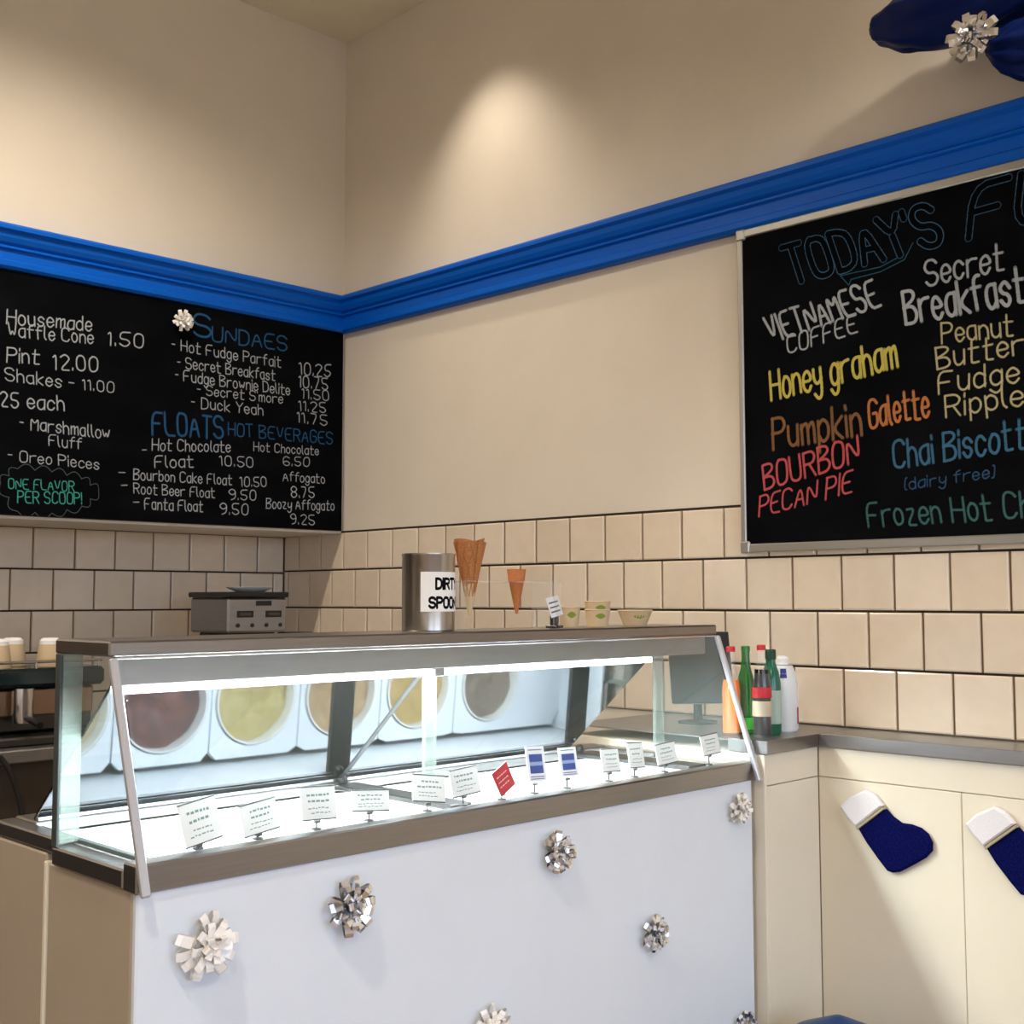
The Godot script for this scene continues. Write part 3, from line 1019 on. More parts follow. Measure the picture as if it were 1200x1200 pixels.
# ---------------------------------------------------------------- gift bows
func make_loop(len: float, wid: float, high: float) -> ArrayMesh:
	# one folded ribbon loop: leaves the middle, runs out to a pointed tip and comes back over itself
	var st := mb()
	var path := [[0.0, 0.0, 0.5], [0.35, 0.0, 0.95], [0.7, 0.08, 1.0], [0.94, 0.28, 0.95], [1.0, 0.46, 0.9], [0.88, 0.64, 0.95], [0.55, 0.78, 1.0], [0.25, 0.66, 0.85], [0.04, 0.40, 0.5]]
	for i in path.size() - 1:
		var a: Array = path[i]
		var b: Array = path[i + 1]
		var A := Vector3(a[0] * len, a[1] * high, 0)
		var B := Vector3(b[0] * len, b[1] * high, 0)
		var wa: float = a[2] * wid / 2
		var wb: float = b[2] * wid / 2
		var nrm := Vector3(-(B - A).y, (B - A).x, 0).normalized() * 0.00035
		for s in [-1.0, 1.0]:
			var o: Vector3 = nrm * s
			poly(st, [A + o + Vector3(0, 0, wa), B + o + Vector3(0, 0, wb), B + o - Vector3(0, 0, wb), A + o - Vector3(0, 0, wa)], (A + B) / 2 - nrm * s * 500.0)
	return finish(st)

func gift_bow(label: String, m: Material, at: Vector3, size: float, facing: Basis, group: String, sd: int) -> Node3D:
	var t := thing("gift_bow", label, "gift bow", at, 0.0, group)
	t.basis = facing            # local y points away from the surface that carries the bow
	rng.seed = sd
	var st := mb()
	lathe(st, Vector3.ZERO, [Vector2(0, 0.0), Vector2(0.012, 0.0), Vector2(0.012, 0.002), Vector2(0, 0.0025)], 12)
	obj("sticker_base", st, M.paper, t)
	var tiers := [[10, 1.0, 0.15, 0.002], [9, 0.9, 0.5, 0.006], [8, 0.78, 0.85, 0.010], [4, 0.6, 1.2, 0.014]]
	for tr in tiers:
		for k in tr[0]:
			var o := inst("ribbon_loop", loop_mesh, m, t)
			var a: float = TAU * (k + rng.randf_range(-0.25, 0.25)) / tr[0] + tr[3] * 60.0
			var tilt: float = tr[2] + rng.randf_range(-0.12, 0.12)
			var b := Basis(Vector3.UP, a) * Basis(Vector3(0, 0, 1), tilt) * Basis(Vector3(1, 0, 0), rng.randf_range(-0.5, 0.5))
			o.basis = b.scaled_local(Vector3.ONE * size * float(tr[1]) * rng.randf_range(0.92, 1.08))
			o.position = Vector3(0, tr[3] * size * 30.0 + 0.002, 0)
	var c := inst("center_loop", loop_mesh, m, t)
	c.basis = (Basis(Vector3.UP, rng.randf() * TAU) * Basis(Vector3(0, 0, 1), 1.1)).scaled_local(Vector3.ONE * size * 0.45)
	c.position = Vector3(0, 0.016 * size * 30.0, 0)
	return t

func build_bows() -> void:
	var front := Basis(Vector3(1, 0, 0), PI / 2)
	var g := "gift bows stuck on the front of the case"
	var bows := [[1.007, -0.526, "white pearly bow beneath the chrome corner post", 0.047, 1], [1.283, -0.516, "silver foil bow beside the white corner bow", 0.045, 0], [1.800, -0.504, "silver foil bow high on the middle of the white front", 0.040, 0],
		[2.109, -0.720, "silver foil bow lower down, below the far end cards", 0.037, 0], [2.430, -0.493, "white pearly bow high at the far end beside the counter", 0.036, 1], [1.615, -0.795, "white pearly bow cut by the bottom edge of the picture", 0.040, 1], [2.437, -1.000, "silver foil bow low at the far end, cut by the bottom edge", 0.036, 0]]
	for i in bows.size():
		var b: Array = bows[i]
		gift_bow(b[2], M.white_foil if b[4] == 1 else M.silver_foil, w(b[0], b[1], -1.6858), b[3] * 1.12, front, g, 200 + i)
	gift_bow("small white bow stuck on the price board beside its blue heading", M.white_foil, w(2.213, 1.002, SOFFIT_Z + 0.0197), 0.042, front, "", 230)

# ---------------------------------------------------------------- things on top of the case
func build_top_things() -> void:
	var Y := -0.065
	# steel can with a paper label
	var t := thing("metal_can", "steel can with white paper label for dirty spoons", "can", w(1.645, Y, -1.885))
	var st := mb()
	lathe(st, Vector3.ZERO, [Vector2(0, 0.0), Vector2(0.053, 0.0), Vector2(0.0545, 0.002), Vector2(0.0545, 0.152), Vector2(0.0555, 0.154), Vector2(0.0555, 0.158), Vector2(0.0535, 0.158), Vector2(0.0525, 0.15), Vector2(0.0525, 0.006), Vector2(0, 0.006)], 40)
	obj("can_body", st, M.can, t)
	var img := Image.create(512, 256, false, Image.FORMAT_RGBA8)
	img.fill(Color8(240, 240, 238))
	var ink := Color(0.06, 0.06, 0.07, 1)
	write(img, "DIRTY", Vector2(130, 108), Vector2(390, 108), Vector2(130, 44), [[9.5, ink, 0.0]], 0.0)
	write(img, "SPOONS", Vector2(74, 230), Vector2(440, 230), Vector2(74, 166), [[9.5, ink, 0.0]], 0.0)
	st = mb()
	var n := 20
	for i in n:
		for q in [[0, 0], [0, 1], [1, 1], [0, 0], [1, 1], [1, 0]]:
			var u := float(i + q[0]) / n
			var a := deg_to_rad(lerpf(148.0, 18.0, u))
			var nn := Vector3(cos(a), 0, sin(a))
			st.set_normal(nn)
			st.set_uv(Vector2(u, 1 - q[1]))
			st.add_vertex(nn * 0.0552 + Vector3(0, 0.040 + 0.080 * q[1], 0))
	inst("paper_label", st.commit(), image_material(img, 0.8), t)
	# clear stand that holds the two cones
	t = thing("cone_stand", "clear acrylic stand holding two ice cream cones", "stand", w(1.84, Y, -1.895))
	st = mb()
	# plate with two openings: four strips
	for r in [[-0.125, -0.105, -0.045, 0.045], [-0.035, 0.05, -0.045, 0.045], [0.095, 0.17, -0.045, 0.045], [-0.105, -0.035, 0.036, 0.045], [-0.105, -0.035, -0.045, -0.036], [0.05, 0.095, 0.026, 0.045], [0.05, 0.095, -0.045, -0.026]]:
		span(st, Vector3(r[0], 0.101, r[2]), Vector3(r[1], 0.1035, r[3]), 0.0003)
	obj("plate", st, M.acrylic, t)
	for x in [-0.1225, 0.168]:
		st = mb()
		span(st, Vector3(x - 0.0015, 0, -0.045), Vector3(x + 0.0015, 0.101, 0.045), 0.0003)
		obj("leg", st, M.acrylic, t)
	# rolled waffle cone
	t = thing("waffle_cone", "large rolled waffle cone standing in the clear stand", "cone", w(1.770, Y + 0.032, -1.895))
	st = mb()
	var S := 40
	var R := 10
	var P := func(i: int, j: int) -> Vector3:
		var u := float(i) / R
		var a := TAU * 1.28 * j / S
		var rad := (0.0015 + 0.0305 * u) * (1.0 + 0.10 * a / TAU)
		var lip := 0.006 * sin(a * 1.5 + 0.6) * u * u
		return Vector3(cos(a) * rad, u * 0.158 + lip, sin(a) * rad)
	for i in R:
		for j in S:
			var q := [P.call(i, j), P.call(i + 1, j), P.call(i + 1, j + 1), P.call(i, j + 1)]
			poly_s(st, q, Vector3(0, (q[0].y + q[1].y) / 2, 0))
	var cone := obj("cone_wall", st, M.waffle, t)
	st = mb()
	for k in 9:      # raised diagonal ribs of the waffle pattern
		for s in [-1, 1]:
			var pts := []
			for i in 9:
				var u := 0.25 + 0.75 * i / 8.0
				var a: float = TAU * k / 9.0 + s * u * 1.6
				var rad := (0.0015 + 0.0305 * u) * 1.09
				pts.append(Vector3(cos(a) * rad, u * 0.154, sin(a) * rad))
			tube(st, pts, 0.0009, 5)
	obj("ribs", st, M.waffle, t)
	st = mb()
	lathe(st, Vector3(0, 0, 0), [Vector2(0.0, -0.002), Vector2(0.0036, 0.0), Vector2(0.0145, 0.066), Vector2(0.0150, 0.066), Vector2(0.0042, -0.0005)], 20)
	obj("paper_sleeve", st, M.kraft, t)
	# small sugar cone
	t = thing("sugar_cone", "small pointed sugar cone standing in the clear stand", "cone", w(1.912, Y + 0.032, -1.895))
	st = mb()
	lathe(st, Vector3.ZERO, [Vector2(0, 0), Vector2(0.003, 0.001), Vector2(0.0165, 0.070), Vector2(0.0182, 0.072), Vector2(0.0208, 0.099), Vector2(0.019, 0.099), Vector2(0.0165, 0.073), Vector2(0, 0.008)], 24)
	obj("cone_wall", st, M.sugar_cone, t)
	st = mb()
	for k in 10:
		tube(st, [Vector3(cos(TAU * k / 10) * 0.0170, 0.072, sin(TAU * k / 10) * 0.0170), Vector3(cos(TAU * k / 10) * 0.0208, 0.098, sin(TAU * k / 10) * 0.0208)], 0.0008, 5)
	obj("ribs", st, M.sugar_cone, t)
	# little sign
	t = thing("counter_sign", "small white sign in a clip on top of the case", "sign", w(2.008, Y, -1.87), deg_to_rad(10))
	var bs := Basis(Vector3(0, 0, 1), deg_to_rad(9)) * rot_x(deg_to_rad(-14))
	st = mb()
	cbox(st, Vector3(0, 0.048, 0), Vector3(0.048, 0.046, 0.0015), 0.0004, bs)
	obj("card", st, M.paper, t)
	img = Image.create(96, 96, false, Image.FORMAT_RGBA8)
	img.fill(Color8(236, 236, 238))
	for y in [24, 46, 68]:
		img.fill_rect(Rect2i(10, y, 76, 7), Color8(92, 92, 100))
	inst("print", picture(Vector3(0, 0.048, 0) + bs * Vector3(-0.024, -0.023, 0.001), bs * Vector3(0.048, 0, 0), bs * Vector3(0, 0.046, 0)), image_material(img, 0.6), t)
	st = mb()
	span(st, Vector3(-0.016, 0, -0.014), Vector3(0.016, 0.006, 0.014), 0.002)
	span(st, Vector3(-0.011, 0.006, -0.006), Vector3(0.011, 0.028, 0.006), 0.002)
	obj("clip", st, M.steel_dark, t)
	# paper cups
	var cups := [[2.085, "plain kraft paper cup next to the small sign", 0.026, 0.020, 0.046, 0], [2.185, "lower kraft paper cup of the stacked pair", 0.030, 0.024, 0.040, 0], [2.325, "shallow wide kraft paper bowl at the end of the row", 0.042, 0.028, 0.037, 0]]
	for i in 3:
		var c: Array = cups[i]
		paper_cup(w(c[0], Y, -1.895), c[1], c[2], c[3], c[4])
	paper_cup(w(2.185, Y + 0.0205, -1.895), "upper kraft paper cup of the stacked pair", 0.031, 0.0245, 0.039)

func paper_cup(at: Vector3, label: String, rt: float, rb: float, h: float) -> void:
	var t := thing("paper_cup", label, "cup", at, 0.0, "kraft paper cups on the case")
	var st := mb()
	lathe(st, Vector3.ZERO, [Vector2(0, 0.002), Vector2(rb - 0.001, 0.002), Vector2(rb - 0.001, 0), Vector2(rb, 0), Vector2(rt, h - 0.002), Vector2(rt + 0.0015, h - 0.001), Vector2(rt + 0.0005, h + 0.001), Vector2(rt - 0.0012, h - 0.001), Vector2(rb - 0.0012, 0.005), Vector2(0, 0.004)], 32)
	obj("cup_body", st, M.kraft, t)
	st = mb()       # green printed leaf on the side
	var n := 10
	for i in n:
		for s in [0.0, 1.0]:
			pass
		var a0 := deg_to_rad(lerpf(150, 95, float(i) / n))
		var a1 := deg_to_rad(lerpf(150, 95, float(i + 1) / n))
		var w0 := 0.16 * sin(PI * i / n)
		var w1 := 0.16 * sin(PI * (i + 1) / n)
		var q := []
		for e in [[a0, 0.62 - w0], [a1, 0.62 - w1], [a1, 0.62 + w1], [a0, 0.62 + w0]]:
			var r := lerpf(rb, rt, e[1]) + 0.0004
			q.append(Vector3(cos(e[0]) * r, e[1] * h, sin(e[0]) * r))
		poly(st, q, Vector3(0, h / 2, 0))
	obj("green_print", st, M.green_print, t)

# ---------------------------------------------------------------- counters, machines, bottles
func build_counters() -> void:
	var LY := -0.345
	# half wall under the ledge, faced with three panels and a top band
	var st := mb()
	span(st, w(2.773, -E, -1.670), w(WALL_X, LY - 0.03, 1.0), 0.001)
	span(st, w(2.522, -E, -2.30), w(WALL_X, LY - 0.03, -1.6705), 0.001)
	var hw := struct("wall_low", st, M.half_wall, "low cream panelled wall below the steel ledge", "wall")
	var z := -1.657
	for zz in [[-1.657, -1.2830], [-1.2815, -0.78], [-0.776, -0.2], [-0.196, 0.4]]:
		st = mb()
		span(st, w(2.765, -E, zz[0]), w(2.7725, -0.4525, zz[1]), 0.0015)
		obj("panel", st, M.half_wall, hw)
	st = mb()
	span(st, w(2.765, -0.4505, -1.657), w(2.7725, LY - 0.031, 0.4), 0.0015)
	obj("top_band", st, M.half_wall, hw)
	st = mb()
	span(st, w(2.532, -E, -1.6695), w(2.7648, -0.4525, -1.658), 0.0015)
	obj("panel", st, M.half_wall, hw)
	st = mb()
	span(st, w(2.532, -0.4505, -1.6695), w(2.764, LY - 0.031, -1.658), 0.0015)
	obj("top_band", st, M.half_wall, hw)
	st = mb()
	span(st, w(2.5205, -E, -1.690), w(2.5315, LY - 0.031, -1.658), 0.0015)
	obj("corner_strip", st, M.half_wall, hw)
	# steel ledge, an L of two runs
	var t := thing("steel_ledge", "narrow stainless steel ledge with turned corner below the tiles", "ledge", w(2.83, LY, -1.8))
	var off := -t.position
	st = mb()
	span(st, w(2.756, LY - 0.004, -1.652), w(WALL_X - 0.001, LY, 0.9), 0.001)
	span(st, w(2.5205, LY - 0.004, -2.3), w(WALL_X - 0.001, LY, -1.6522), 0.001)
	obj("ledge_top", st, M.steel_rough, t, off)
	st = mb()
	span(st, w(2.752, LY - 0.029, -1.649), w(2.7565, LY + 0.003, 0.9), 0.0015)
	obj("nosing", st, M.steel, t, off)
	st = mb()
	span(st, w(2.5205, LY - 0.029, -1.6518), w(2.7515, LY + 0.003, -1.6470), 0.0015)
	obj("nosing", st, M.steel, t, off)
	st = mb()
	span(st, w(2.5172, LY - 0.029, -1.76), w(2.5204, LY + 0.003, -1.6470), 0.001)
	obj("nosing", st, M.steel, t, off)
	# back counter under the bulkhead
	t = thing("back_counter", "steel topped back counter along the tiled wall", "counter", w(1.6, -E, -3.98))
	off = -t.position
	st = mb()
	span(st, w(-1.2, -0.495, -4.30), w(2.94, -0.455, -3.68), 0.004)
	obj("counter_top", st, M.steel_rough, t, off)
	var x := -1.2
	while x < 2.9:
		st = mb()
		span(st, w(x + 0.003, -E + 0.1, -3.735), w(minf(x + 0.594, 2.94), -0.4955, -3.715), 0.003)
		var dr := obj("door", st, M.dark_cabinet, t, off)
		st = mb()
		tube(st, [w(x + 0.5, -0.62, -3.70), w(x + 0.5, -0.75, -3.70)], 0.005, 8)
		obj("handle", st, M.steel_dark, dr)
		x += 0.6
	st = mb()
	span(st, w(-1.2, -E + 0.1, -4.30), w(2.94, -0.4955, -3.736), 0.003)
	span(st, w(-1.2, -E, -4.30), w(2.94, -E + 0.1, -3.79), 0.003)
	obj("carcass", st, M.dark_cabinet, t, off)
	st = mb()
	tube(st, [w(1.508, -0.466, -3.6705), w(1.529, -0.493, -3.669), w(1.546, -0.533, -3.66), w(1.568, -0.598, -3.66), w(1.60, -0.75, -3.66)], 0.008, 8)
	obj("power_cord", st, M.black_soft, t, off)

func build_machines() -> void:
	var CY := -0.455
	# grinder-like steel brewer with a black lid
	var t := thing("coffee_brewer", "square steel coffee brewer with black lid and button panel", "coffee machine", w(2.475, CY, -3.86))
	var st := mb()
	span(st, Vector3(-0.135, 0.335, -0.16), Vector3(0.115, 0.462, 0.10), 0.008)
	obj("head", st, M.steel_rough, t)
	st = mb()
	span(st, Vector3(-0.142, 0.4625, -0.165), Vector3(0.12, 0.482, 0.106), 0.006)
	obj("lid", st, M.black, t)
	st = mb()
	span(st, Vector3(-0.10, 0.03, -0.155), Vector3(0.09, 0.3345, -0.06), 0.006)
	obj("column", st, M.steel_dark, t)
	st = mb()
	span(st, Vector3(-0.135, 0.0, -0.16), Vector3(0.115, 0.03, 0.10), 0.006)
	obj("base", st, M.steel_dark, t)
	st = mb()
	span(st, Vector3(-0.12, 0.322, -0.05), Vector3(0.07, 0.3345, 0.09), 0.004)
	obj("brew_plate", st, M.black, t)
	for sx in [-0.06, 0.03]:
		st = mb()
		lathe(st, Vector3(sx, 0.255, 0.03), [Vector2(0, 0), Vector2(0.018, 0.0), Vector2(0.034, 0.05), Vector2(0.036, 0.0665), Vector2(0, 0.0665)], 20)
		obj("funnel", st, M.steel_rough, t)
	st = mb()
	span(st, Vector3(-0.02, 0.432, 0.1005), Vector3(0.045, 0.45, 0.104), 0.001)
	obj("display", st, M.black, t)
	for c in [[-0.065, 0.402], [0.055, 0.402]]:
		st = mb()
		span(st, Vector3(c[0] - 0.034, c[1] - 0.012, 0.1005), Vector3(c[0] + 0.034, c[1] + 0.012, 0.103), 0.002)
		var pad := obj("button_pad", st, M.black, t)
		st = mb()
		span(st, Vector3(c[0] - 0.024, c[1] - 0.005, 0.1032), Vector3(c[0] + 0.024, c[1] + 0.005, 0.1045), 0.001)
		obj("button_strip", st, M.steel_dark, pad)
		for k in [-0.03, 0.03]:
			st = mb()
			lathe(st, Vector3.ZERO, [Vector2(0.0075, 0), Vector2(0.0075, 0.003), Vector2(0.005, 0.005), Vector2(0, 0.005)], 14)
			var kn := obj("button", st, M.black, t, Vector3(c[0] + k, 0.362, 0.1005))
			kn.rotation.x = PI / 2
	# saucers upside down on the lid
	t = thing("white_plate", "white plate lying on the black lid of the coffee brewer", "plate", w(2.50, CY + 0.482, -3.87))
	st = mb()
	lathe(st, Vector3.ZERO, [Vector2(0, 0), Vector2(0.05, 0), Vector2(0.085, 0.016), Vector2(0.087, 0.0185), Vector2(0.084, 0.019), Vector2(0.05, 0.005), Vector2(0, 0.004)], 36)
	obj("dish", st, M.tray, t)
	t = thing("milk_carton", "pink-white box standing beside the brewer on the back counter", "box", w(2.655, CY, -3.80))
	st = mb()
	span(st, Vector3(-0.045, 0, -0.045), Vector3(0.045, 0.325, 0.045), 0.005)
	obj("box", st, mat(c8(226, 204, 200), 0.6), t)
	st = mb()
	span(st, Vector3(-0.047, 0.325, -0.047), Vector3(0.047, 0.333, 0.047), 0.003)
	obj("lid", st, M.black_soft, t)
	# espresso machine seen past the steel end of the case
	t = thing("espresso_machine", "espresso machine with dark glass band and steel front on the back counter", "coffee machine", w(1.56, CY, -3.92))
	st = mb()
	span(st, Vector3(-0.34, 0.03, -0.22), Vector3(0.33, 0.1775, 0.06), 0.01)
	obj("body", st, M.steel_dark, t)
	st = mb()
	span(st, Vector3(-0.33, 0.085, 0.0605), Vector3(0.32, 0.172, 0.085), 0.006)
	obj("front_plate", st, mat(c8(168, 140, 116), 0.3, 0.9), t)
	st = mb()
	span(st, Vector3(-0.35, 0.178, -0.23), Vector3(0.34, 0.238, 0.13), 0.012)
	obj("glass_band", st, M.teal_glass, t)
	st = mb()
	span(st, Vector3(-0.35, 0.0, -0.23), Vector3(0.34, 0.029, 0.17), 0.006)
	obj("drip_tray", st, M.steel_dark, t)
	st = mb()
	tube(st, [Vector3(-0.34, 0.258, 0.12), Vector3(0.33, 0.258, 0.12)], 0.005, 8)
	for px in [-0.33, -0.11, 0.11, 0.32]:
		tube(st, [Vector3(px, 0.237, 0.12), Vector3(px, 0.258, 0.12)], 0.004, 8)
	obj("cup_rail", st, M.chrome, t)
	for gx in [-0.15, 0.07]:
		st = mb()
		lathe(st, Vector3(gx, 0.07, 0.121), [Vector2(0, 0), Vector2(0.03, 0), Vector2(0.034, 0.02), Vector2(0.034, 0.107), Vector2(0, 0.107)], 20)
		var gh := obj("group_head", st, M.chrome, t)
		st = mb()
		tube(st, [Vector3(gx, 0.085, 0.15), Vector3(gx, 0.08, 0.21), Vector3(gx, 0.07, 0.25)], [0.009, 0.012, 0.011], 10)
		obj("portafilter_handle", st, M.black, gh)
	st = mb()
	tube(st, [Vector3(-0.04, 0.185, 0.135), Vector3(-0.04, 0.16, 0.155), Vector3(-0.05, 0.05, 0.165)], 0.004, 8)
	obj("steam_wand", st, M.chrome, t)
	var spots := [[0.015, 0.05, "tall kraft cup upturned on the espresso machine"], [0.105, -0.05, "kraft cup with white base on the espresso machine rail"], [0.185, 0.05, "kraft cup on the espresso machine nearest the ice cream case"]]
	for s in spots:
		var c := thing("coffee_cup", s[2], "cup", w(1.56 + s[0], CY + 0.2385, -3.92 + s[1]), 0.0, "cups on the espresso machine")
		st = mb()
		lathe(st, Vector3.ZERO, [Vector2(0, 0), Vector2(0.043, 0), Vector2(0.044, 0.004), Vector2(0.034, 0.072), Vector2(0, 0.072)], 28)
		obj("cup_body", st, M.kraft, c)
		st = mb()
		lathe(st, Vector3(0, 0.0722, 0), [Vector2(0.033, 0), Vector2(0.032, 0.012), Vector2(0.024, 0.02), Vector2(0, 0.021)], 28)
		obj("cup_base", st, M.paper, c)
	# black tablet on a stand and a white tray, beyond the far end of the case
	t = thing("tablet_stand", "black tablet on a stand behind the far end of the case", "tablet", w(2.762, -0.345, -2.02), deg_to_rad(-38))
	st = mb()
	cbox(st, Vector3(0, 0.155, 0), Vector3(0.175, 0.20, 0.010), 0.004, rot_x(deg_to_rad(-14)))
	obj("tablet", st, M.black_soft, t)
	st = mb()
	cbox(st, Vector3(0, 0.155, 0.0), Vector3(0.178, 0.203, 0.004), 0.001, rot_x(deg_to_rad(-14)))
	obj("bezel", st, M.aluminium, t)
	st = mb()
	lathe(st, Vector3(0, 0, -0.03), [Vector2(0, 0), Vector2(0.055, 0), Vector2(0.055, 0.005), Vector2(0.012, 0.010), Vector2(0.012, 0.07), Vector2(0, 0.07)], 24)
	obj("foot", st, M.black_soft, t)

func bottle(at: Vector3, label: String, prof: Array, m: Material, cap: Material, fill: Array, labels: Array, capr: float, caph: float) -> void:
	var t := thing("soda_bottle", label, "bottle", at, 0.0, "bottles on the steel ledge")
	var st := mb()
	var p := [Vector2(0, 0.004)]
	p.append_array(prof)
	lathe(st, Vector3.ZERO, p, 28)
	t.scale = Vector3(0.84, 1.0, 0.84)
	obj("glass_body", st, m, t)
	var H: float = prof[-1].y
	if fill.size():
		st = mb()
		var q := [Vector2(0, 0.006)]
		for v in prof:
			if v.y < float(fill[0]):
				q.append(Vector2(maxf(v.x - 0.0025, 0.001), maxf(v.y, 0.006)))
		q.append(Vector2(q[-1].x * 0.97, fill[0]))
		q.append(Vector2(0, fill[0]))
		lathe(st, Vector3.ZERO, q, 28)
		obj("drink", st, fill[1], t)
	for l in labels:
		st = mb()
		var r: float = l[0]
		lathe(st, Vector3.ZERO, [Vector2(r, l[1]), Vector2(r + 0.0006, l[1] + 0.001), Vector2(float(l[4]) if l.size() > 4 else r, l[2])], 28)
		obj("label", st, l[3], t)
	st = mb()
	lathe(st, Vector3(0, H, 0), [Vector2(capr, -caph), Vector2(capr, -0.001), Vector2(capr - 0.002, 0.0015), Vector2(0, 0.002)], 20)
	obj("cap", st, cap, t)

func build_bottles() -> void:
	var Y := -0.345
	var clear := glass(c8(235, 240, 236), 0.05)
	var green := mat(Color(c8(14, 110, 36), 0.72), 0.08)
	green.transparency = BaseMaterial3D.TRANSPARENCY_ALPHA
	var teal := mat(Color(c8(8, 104, 74), 0.85), 0.1)
	teal.transparency = BaseMaterial3D.TRANSPARENCY_ALPHA
	var orange := mat(c8(246, 128, 14), 0.3)
	var cola := mat(c8(20, 9, 7), 0.15)
	var red := mat(c8(196, 44, 52), 0.5)
	var cream := mat(c8(200, 190, 164), 0.6)
	var longneck := [Vector2(0.026, 0.0), Vector2(0.029, 0.004), Vector2(0.029, 0.115), Vector2(0.026, 0.135), Vector2(0.016, 0.165), Vector2(0.0125, 0.19), Vector2(0.0125, 0.222)]
	var waisted := [Vector2(0.026, 0.0), Vector2(0.0285, 0.006), Vector2(0.0285, 0.045), Vector2(0.026, 0.065), Vector2(0.0285, 0.09), Vector2(0.0285, 0.125), Vector2(0.024, 0.148), Vector2(0.015, 0.18), Vector2(0.0125, 0.195), Vector2(0.0125, 0.228)]
	bottle(w(2.600, Y, -1.806), "orange soda in a clear glass bottle, closest to the case", longneck, clear, red, [0.138, orange], [], 0.0135, 0.012)
	bottle(w(2.652, Y, -1.796), "bright green glass bottle between the orange soda and the cola", longneck, green, mat(c8(60, 120, 60), 0.4), [], [[0.0294, 0.012, 0.042, mat(c8(70, 180, 60), 0.5)]], 0.0135, 0.012)
	bottle(w(2.612, Y, -1.722), "dark cola bottle with red and cream labels", waisted, clear, red, [0.168, cola], [[0.0290, 0.098, 0.124, red], [0.0288, 0.052, 0.09, cream, 0.0286]], 0.0135, 0.012)
	bottle(w(2.678, Y, -1.738), "dark green plastic bottle with pale label, beside the cola", [Vector2(0.026, 0), Vector2(0.030, 0.006), Vector2(0.030, 0.13), Vector2(0.024, 0.158), Vector2(0.0145, 0.182), Vector2(0.0145, 0.214)], teal, mat(c8(10, 60, 36), 0.45), [], [[0.0304, 0.028, 0.112, mat(c8(176, 196, 184), 0.6)]], 0.0165, 0.024)
	# white squeeze bottle with a blue badge
	var t := thing("squeeze_bottle", "white plastic bottle with blue badge and red mark at the row's end", "bottle", w(2.775, Y, -1.765), 0.0, "bottles on the steel ledge")
	var st := mb()
	lathe(st, Vector3.ZERO, [Vector2(0, 0.0), Vector2(0.036, 0.0), Vector2(0.039, 0.006), Vector2(0.039, 0.115), Vector2(0.034, 0.15), Vector2(0.026, 0.17), Vector2(0, 0.172)], 32)
	obj("bottle_body", st, mat(c8(226, 230, 232), 0.4), t)
	for e in [[130.0, 158.0, 0.139, 0.163, c8(20, 40, 130), 0.0333], [60.0, 82.0, 0.02, 0.062, c8(170, 34, 50), 0.0396]]:
		st = mb()
		for i in 6:
			var a0 := deg_to_rad(lerpf(e[0], e[1], i / 6.0))
			var a1 := deg_to_rad(lerpf(e[0], e[1], (i + 1) / 6.0))
			var rb: float = e[5] if e[2] < 0.1 else 0.0372
			var rt: float = e[5] if e[2] < 0.1 else 0.0300
			poly_s(st, [Vector3(cos(a0) * rb, e[2], sin(a0) * rb), Vector3(cos(a1) * rb, e[2], sin(a1) * rb), Vector3(cos(a1) * rt, e[3], sin(a1) * rt), Vector3(cos(a0) * rt, e[3], sin(a0) * rt)], Vector3(0, e[2], 0))
		obj("badge", st, mat(e[4], 0.5), t)
	st = mb()
	lathe(st, Vector3(0, 0.172, 0), [Vector2(0.018, 0), Vector2(0.018, 0.016), Vector2(0.012, 0.022), Vector2(0.0, 0.024)], 24)
	obj("cap", st, M.tray, t)

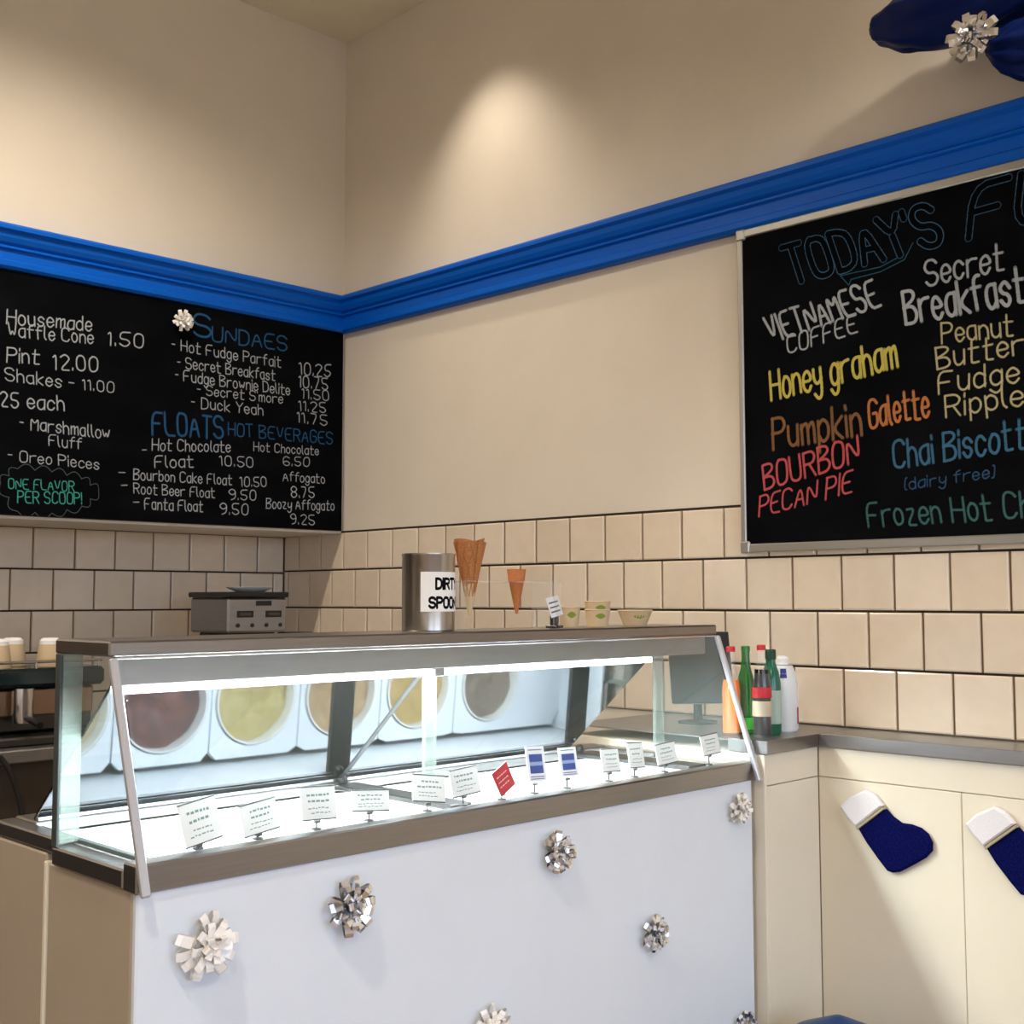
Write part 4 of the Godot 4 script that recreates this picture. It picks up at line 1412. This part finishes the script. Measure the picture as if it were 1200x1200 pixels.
# ---------------------------------------------------------------- stockings and the swag
func build_decor() -> void:
	var sock := [Vector2(-1.5419, -0.5652), Vector2(-1.5052, -0.5367), Vector2(-1.4696, -0.5082), Vector2(-1.4502, -0.5265), Vector2(-1.4278, -0.5387), Vector2(-1.4034, -0.5387), Vector2(-1.3799, -0.5438), Vector2(-1.3616, -0.5560), Vector2(-1.3514, -0.5744), Vector2(-1.3524, -0.5937), Vector2(-1.3687, -0.6121), Vector2(-1.3993, -0.6324), Vector2(-1.4349, -0.6548), Vector2(-1.4522, -0.6589), Vector2(-1.4665, -0.6569), Vector2(-1.4879, -0.6345), Vector2(-1.5195, -0.5978)]
	var cuff := [Vector2(-1.5877, -0.5173), Vector2(-1.5612, -0.4909), Vector2(-1.5184, -0.4685), Vector2(-1.4940, -0.4786), Vector2(-1.4726, -0.5021), Vector2(-1.5459, -0.5622), Vector2(-1.5694, -0.5418)]
	var band := [Vector2(-1.4711, -0.5036), Vector2(-1.4670, -0.5092), Vector2(-1.5403, -0.5683), Vector2(-1.5449, -0.5627)]
	var org := Vector2(-1.507, -0.570)
	for i in 2:
		var t := thing("christmas_stocking", ["small navy stocking with white cuff, near the inner corner of the low wall", "navy stocking with white cuff, cut by the picture's edge"][i], "stocking", w(2.7645, org.y - (0.002 if i == 1 else 0.0), org.x + (0.321 if i == 1 else 0.0)), -PI / 2, "stockings taped to the low wall")
		for part in [["sock", sock, 0.016, 0.006, M.navy], ["cuff", cuff, 0.02, 0.006, M.fleece], ["braid", band, 0.022, 0.0012, M.braid]]:
			var o := []
			for p in part[1]:
				o.append(p - org)
			var st := mb()
			slab(st, o, 0.0006, part[2], part[3])
			obj(part[0], st, part[4], t)
	# navy fabric swag high on the wall
	var t := thing("fabric_swag", "navy satin swag hanging high on the wall above the flavour board", "decoration", w(2.82, 1.42, -1.3))
	var st := mb()
	swag(st, [Vector3(0, 0.05, -0.195), Vector3(0.0, 0.048, -0.17), Vector3(0, 0.04, -0.10), Vector3(0, 0.035, -0.02), Vector3(0, 0.035, 0.08), Vector3(0.0, 0.06, 0.22), Vector3(0, 0.10, 0.4)], [0.012, 0.042, 0.072, 0.09, 0.095, 0.10, 0.105], 5)
	obj("swag_lobe", st, M.navy_satin, t)
	st = mb()
	swag(st, [Vector3(-0.02, -0.11, 0.115), Vector3(-0.02, -0.125, 0.15), Vector3(-0.01, -0.13, 0.20), Vector3(0.0, -0.12, 0.28), Vector3(0, -0.10, 0.4), Vector3(0, -0.05, 0.55)], [0.014, 0.05, 0.068, 0.075, 0.08, 0.08], 9)
	obj("swag_tail", st, M.navy_satin, t)
	st = mb()
	tube(st, [Vector3(0.03, 0.09, 0.06), Vector3(0.136, 0.10, 0.06)], 0.006, 8)
	obj("hook", st, M.steel_dark, t)
	gift_bow("large silver foil bow pinned on the navy swag", M.silver_foil, w(2.742, 1.315, -1.185), 0.062, Basis(Vector3(0, 0, 1), PI / 2) * Basis(Vector3(0, 1, 0), 0.6), "", 260)
	# a blue bin whose rim just enters the picture
	t = thing("blue_bin", "dark blue bin with peaked lid, barely showing in front of the low wall", "bin", Vector3(2.50, 0, -1.46))
	st = mb()
	lathe(st, Vector3.ZERO, [Vector2(0, 0), Vector2(0.12, 0), Vector2(0.14, 0.39), Vector2(0, 0.39)], 32)
	obj("bin_body", st, M.navy_satin, t)
	st = mb()
	lathe(st, Vector3(0, 0.3905, 0), [Vector2(0.146, 0), Vector2(0.146, 0.022), Vector2(0.10, 0.055), Vector2(0.012, 0.092), Vector2(0, 0.094)], 32)
	obj("lid", st, mat(c8(10, 60, 120), 0.4), t)

func swag(st: SurfaceTool, pts: Array, radii: Array, folds: int) -> void:
	# a gathered cloth roll: rings along the path with folds running lengthwise
	var S := 40
	var rings := []
	var N := 24
	for i in N + 1:
		var f := float(i) / N * (pts.size() - 1)
		var k := mini(int(f), pts.size() - 2)
		var u := f - k
		var p0: Vector3 = pts[maxi(k - 1, 0)]
		var p3: Vector3 = pts[mini(k + 2, pts.size() - 1)]
		var c: Vector3 = pts[k].cubic_interpolate(pts[k + 1], p0, p3, u)
		var r: float = lerpf(radii[k], radii[k + 1], smoothstep(0, 1, u))
		var ring := []
		for j in S:
			var a := TAU * j / S
			var rr := r * (1.0 + 0.10 * sin(folds * a + 0.8 * sin(i * 0.35)) + 0.04 * sin(11 * a + i * 0.3))
			ring.append(c + Vector3(cos(a) * rr * 0.75, sin(a) * rr, 0))
		rings.append([ring, c])
	for i in N:
		for j in S:
			var k := (j + 1) % S
			poly_s(st, [rings[i][0][j], rings[i][0][k], rings[i + 1][0][k], rings[i + 1][0][j]], (rings[i][1] + rings[i + 1][1]) / 2)
	for e in [0, N]:
		for j in range(S):
			tri(st, rings[e][1], rings[e][0][j], rings[e][0][(j + 1) % S], rings[1][1] if e == 0 else rings[N - 1][1], 2)
